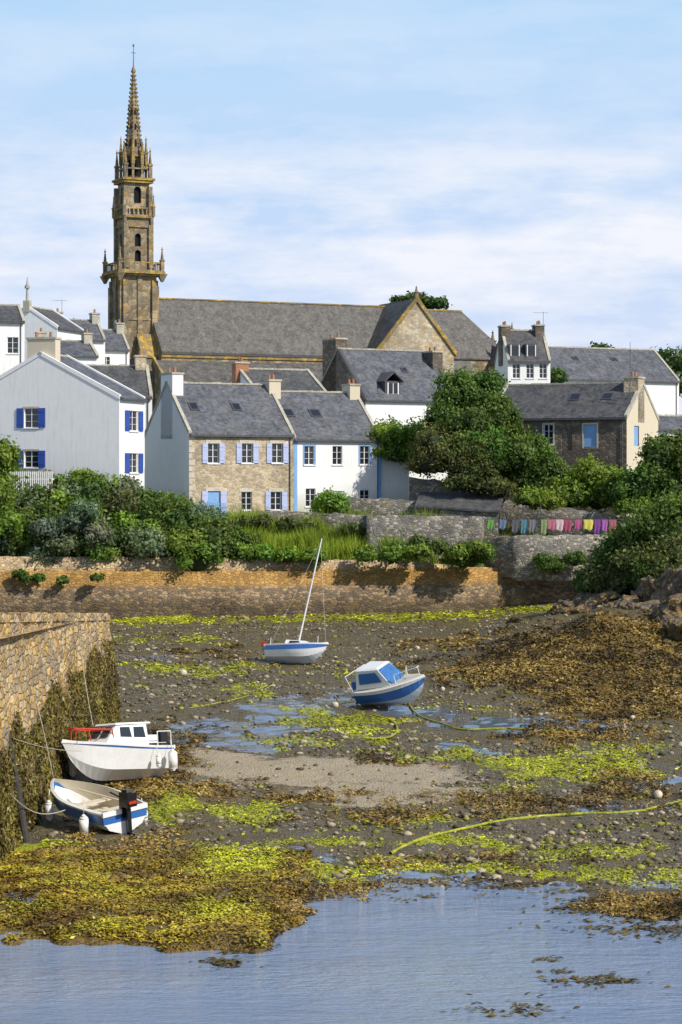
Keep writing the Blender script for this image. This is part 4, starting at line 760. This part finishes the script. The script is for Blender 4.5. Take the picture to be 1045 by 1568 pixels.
mb.box(-.4,.0,-.2,.2,z0-.1,z0+.5,9); mb.box(-.25,-.12,-.07,.07,.1,z0-.1,9)
sub(o,mb,'cabin_and_rails'); mb=MB(); fender(mb,.5,1.14,.2,.8,.17); fender(mb,1.3,1.14,.35,.5,.1); fender(mb,3.5,-1.0,.2,.7,.14); fender(mb,2.6,-1.1,.15,.7,.14); sub(o,mb,'fenders',True)
# 2 dinghy
o=place('open_dinghy_with_outboard',194,1276,-.62,.78,-7,-4,-.05,1.27)
hb,bf,sf=hull(3.5,1.75,.72,BM,True,lv=(0,.3,.5,.55,1.)); hb.m=[{0:1,1:1,2:2}.get(q,q) if q<3 else q for q in hb.m]; sub(o,hb,'hull')
mb=MB(); mb.box(.7,.95,-.75,.75,.52,.56,3); mb.box(1.7,1.98,-.78,.78,.54,.58,3); mb.box(.06,.3,-.7,.7,.5,.54,3)
mb.hexa([(-.38,-.17,.85),(.02,-.17,.85),(.02,.17,.85),(-.38,.17,.85),(-.42,-.15,1.25),(.05,-.13,1.22),(.05,.13,1.22),(-.42,.15,1.25)],9); mb.hexa([(-.3,-.1,1.252),(0,-.1,1.232),(0,.1,1.232),(-.3,.1,1.252),(-.25,-.06,1.32),(-.05,-.06,1.3),(-.05,.06,1.3),(-.25,.06,1.32)],9)
mb.box(-.44,-.39,-.12,.12,.95,1.02,6)
mb.box(-.22,-.1,-.06,.06,.1,.85,9); mb.box(-.06,.1,-.12,.12,.5,.88,9); mb.box(-.4,-.05,-.02,.02,-.05,.1,9); mb.cyl((.0,.0,1.0),(.55,.1,1.12),.025,.025,6,9); mb.box(.15,.45,.2,.5,.34,.62,6)
mb.cyl((1.2,-.6,.62),(2.9,-.25,.72),.03,.03,6,3)
sub(o,mb,'thwarts_and_outboard'); mb=MB(); fender(mb,.6,.98,.02,.65,.14); fender(mb,2.5,.95,.12,.6,.12); fender(mb,.5,-.95,.05,.4,.1); sub(o,mb,'fenders',True)
# 3 blue canvas boat
o=place('blue_canopy_motorboat',562,1080,.80,-.60,17,-7,-.08,1.12)
hb,bf,sf=hull(3.3,1.85,.95,BM,False,lv=(0,.4,.62,.84,1.)); hb.m=[{0:11,2:1,1:2}.get(q,q) if q<3 else q for q in hb.m]; sub(o,hb,'hull')
mb=MB(); z0=1.02
mb.hexa([(.25,-.72,z0),(2.1,-.6,z0+.06),(2.1,.6,z0+.06),(.25,.72,z0),(.4,-.6,z0+.85),(1.5,-.5,z0+.8),(1.5,.5,z0+.8),(.4,.6,z0+.85)],1)
mb.add([(1.53,-.46,z0+.79),(1.53,.46,z0+.79),(2.12,.55,z0+.12),(2.12,-.55,z0+.12)],[(0,1,2,3)],8); 
mb.hexa([(.38,-.62,z0+.852),(1.56,-.52,z0+.802),(1.56,.52,z0+.802),(.38,.62,z0+.852),(.5,-.5,z0+.92),(1.45,-.42,z0+.88),(1.45,.42,z0+.88),(.5,.5,z0+.92)],1)
for sg in (-1,1): mb.add([(.5,sg*.72,z0+.25),(1.7,sg*.66,z0+.27),(1.4,sg*.58,z0+.7),(.55,sg*.66,z0+.72)],[(0,1,2,3)],8)
for y in (-.5,.5): mb.cyl((2.3,y,z0+.1),(2.3,y,z0+.5),.018,.018,6,7); mb.cyl((2.3,y,z0+.5),(3.3,y*.2,z0+.62),.02,.02,6,7)
mb.cyl((3.3,-.1,z0+.62),(3.3,.1,z0+.62),.02,.02,6,7); mb.cyl((3.3,0,z0+.62),(3.3,0,z0+.25),.02,.02,6,7)
mb.cyl((.1,-.8,z0),(-.1,-.8,z0+.7),.018,.018,6,7); mb.cyl((-.1,-.8,z0+.7),(-.1,.8,z0+.7),.018,.018,6,7); mb.cyl((.1,.8,z0),(-.1,.8,z0+.7),.018,.018,6,7)
mb.box(-.35,0,-.18,.18,.6,1.25,2); mb.box(-.22,-.1,-.06,.06,.0,.6,9); sub(o,mb,'cabin_canvas_and_rails')
# 4 mast boat
o=place('small_sailboat',412,1014,.90,-.44,-14,-1,-.06,1.05)
hb,bf,sf=hull(3.3,1.75,.9,BM,False,lv=(0,.3,.5,.68,1.)); hb.m=[{0:11}.get(q,q) for q in hb.m]
sub(o,hb,'hull'); mb=MB(); z0=.95
mb.hexa([(1.1,-.5,z0),(2.6,-.36,z0+.08),(2.6,.36,z0+.08),(1.1,.5,z0),(1.15,-.42,z0+.3),(2.3,-.28,z0+.27),(2.3,.28,z0+.27),(1.15,.42,z0+.3)],1)
for sg in (-1,1): mb.add([(1.4,sg*.49,z0+.1),(2.0,sg*.43,z0+.12),(1.95,sg*.385,z0+.24),(1.4,sg*.455,z0+.24)],[(0,1,2,3)],5)
mb.box(.1,1.05,-.5,.5,z0+.055,z0+.075,3); mb.cyl((1.7,0,z0),(2.55,0,z0+6.1),.055,.035,8,7)
mb.cyl((2.5,0,z0+5.9),(3.4,0,z0+.2),.006,.006,4,7); mb.cyl((2.5,0,z0+5.9),(0,0,z0+.1),.006,.006,4,7)
mb.cyl((.3,-.6,z0),(.3,-.6,z0+.35),.02,.02,6,7); mb.cyl((2.9,0,z0+.6),(2.9,0,z0+.1),.02,.02,6,7); mb.box(-.3,0,-.15,.15,.6,1.15,9); mb.box(-.35,-.05,-.5,-.28,.85,1.1,6); sub(o,mb,'deck_mast_and_gear')
# ------------------------------------------------------------ ropes, buoys, posts
def rope(name,pts,r,mat,world=False):
    cu=bpy.data.curves.new(name,'CURVE'); cu.dimensions='3D'; cu.bevel_depth=r; cu.bevel_resolution=2; sp=cu.splines.new('NURBS'); sp.points.add(len(pts)-1)
    for q,p in zip(sp.points,pts):
        if not world: x,y,z=hit(p[0],p[1]); z+=r*.7+(p[2] if len(p)>2 else 0)
        else: x,y,z=p
        q.co=(x,y,z,1); q.radius=.75+.5*random.random()
    sp.order_u=3; sp.use_endpoint_u=True; sp.resolution_u=8; cu.materials.append(mat); return link(bpy.data.objects.new(name,cu))
algae=plain('algae_covered_rope',(.34,.35,.025),.7,.45,9); ropew=plain('pale_rope',(.45,.42,.34),.8,.2)
rope('mooring_rope',[(598,1309),(618,1298),(645,1286),(690,1275),(725,1268),(770,1258),(800,1255),(850,1250),(900,1247),(940,1248),(985,1243)],.06,algae)
rope('mooring_rope',[(622,1050,1.),(618,1068,.5),(628,1085),(645,1100),(680,1110),(705,1120),(760,1116),(820,1118),(865,1125)],.05,algae)
rope('mooring_rope',[(570,1096),(600,1103),(610,1115),(605,1128),(580,1134),(555,1132)],.06,algae)
rope('mooring_rope',[(985,1243),(1010,1235),(1045,1228)],.04,algae)
rope('mooring_rope',[(430,1020),(425,1045),(400,1060),(350,1075),(290,1085)],.025,algae)
def P3(px,py,d): return (X(px,d),d,Z(py,d))
rope('mooring_line',[P3(122,965,96),P3(128,1040,93),P3(143,1112,88.5)],.015,ropew,True)
rope('mooring_line',[P3(55,1070,84),P3(68,1120,83.5),P3(82,1190,83)],.015,ropew,True)
rope('mooring_line',[P3(-5,1190,77),P3(30,1238,79),P3(85,1252,81),P3(130,1226,82.5)],.018,ropew,True)
rope('mooring_line',[P3(-5,1120,78),P3(60,1150,82),P3(125,1150,86)],.012,ropew,True)
def buoy(px,py,r,mat):
    x,y,z=hit(px,py); bm=bmesh.new(); bmesh.ops.create_uvsphere(bm,u_segments=16,v_segments=12,radius=r); bmesh.ops.create_cone(bm,segments=10,radius1=r*.35,radius2=r*.2,depth=r*.5,cap_ends=True,matrix=Matrix.Translation((0,0,r*1.05)))
    me=bpy.data.meshes.new('mooring_buoy'); bm.to_mesh(me); bm.free(); me.materials.append(mat); me.polygons.foreach_set('use_smooth',[True]*len(me.polygons)); ob=link(bpy.data.objects.new('mooring_buoy',me)); ob.location=(x,y,z+r*.7); ob.rotation_euler=(.9,.3,px)
cb=plain('buoy_cream',(.6,.52,.36),.5,.2)
for px,py,r in ((281,1035,.22),(1008,1222,.18),(514,1083,.16),(678,1058,.13),(640,995,.13),(969,1102,.12)): buoy(px,py,r,cb)
for x0,y0,x1,y1,d0,d1,r in ((-22,1060,14,1310,76.5,77.5,.2),(8,1110,42,1300,79,79.5,.15)):
    mb=MB(); mb.cyl(P3(x1,y1,d1),P3(x0,y0,d0),r,r*.9,10); mb.obj('timber_fender_post',[M['wood']])
# ------------------------------------------------------------ sky, sun, camera
sun_dir=Vector((.80,-.60,0)).normalized(); el=math.radians(40); sd=Vector((sun_dir.x*math.cos(el),sun_dir.y*math.cos(el),math.sin(el)))
s=bpy.data.lights.new('sun','SUN'); s.energy=4.9; s.angle=math.radians(.6); s.color=(1,.93,.83); so=link(bpy.data.objects.new('sun',s)); so.rotation_euler=sd.to_track_quat('Z','Y').to_euler()
wo=bpy.data.worlds.new('World'); scene.world=wo; wo.use_nodes=True; nt=wo.node_tree; nt.nodes.clear()
sk=N(nt,'ShaderNodeTexSky',sky_type='NISHITA'); sk.sun_disc=False; sk.sun_elevation=el; sk.sun_rotation=math.atan2(sd.x,sd.y); sk.air_density=1.; sk.dust_density=.6
co=N(nt,'ShaderNodeTexCoord').outputs['Generated']; z=N(nt,'ShaderNodeSeparateXYZ',{0:co}).outputs[2]
low=N(nt,'ShaderNodeMapRange',{0:z,1:.25,2:.6,3:.95,4:0.}).outputs[0]
blue=ramp(nt,z,[(0,(.80,.86,1.)),(.08,(.62,.75,1.)),(.2,(.50,.73,1.)),(.5,(.27,.5,.9))]); blue=mix(nt,1.,blue,(6.9,6.9,6.9),'MULTIPLY')
c=mix(nt,low,sk.outputs[0],blue)
cm=N(nt,'ShaderNodeMapping',{'Vector':co,'Scale':(4,4,26),'Rotation':(0,.06,0)}).outputs[0]
n1=noise(nt,cm,1.3,6,.58); n2=noise(nt,N(nt,'ShaderNodeMapping',{'Vector':co,'Scale':(12,12,34)}).outputs[0],1.6,6,.62)
cl_=ramp(nt,math_(nt,'ADD',math_(nt,'MULTIPLY',n1,.62),math_(nt,'MULTIPLY',n2,.38)),[(.42,0),(.59,1)])
band=ramp(nt,z,[(0,.6),(.05,.95),(.12,1),(.16,.35),(.22,.15),(.5,.15)])
c=mix(nt,math_(nt,'MULTIPLY',cl_,band),c,(6.45,6.6,7.1))
bg=N(nt,'ShaderNodeBackground',{0:c,1:.14}); ou=N(nt,'ShaderNodeOutputWorld'); nt.links.new(bg.outputs[0],ou.inputs[0])
cam=bpy.data.cameras.new('camera'); cam.sensor_fit='VERTICAL'; cam.sensor_height=36; cam.sensor_width=24; cam.lens=F/1568*36; cam.shift_y=-(784-HY)/1568; cam.clip_start=1; cam.clip_end=8000
co_=link(bpy.data.objects.new('camera',cam)); co_.location=(0,0,H); co_.rotation_euler=(math.pi/2,0,0); scene.camera=co_
scene.view_settings.view_transform='Standard'; scene.view_settings.look='None'; scene.view_settings.exposure=0
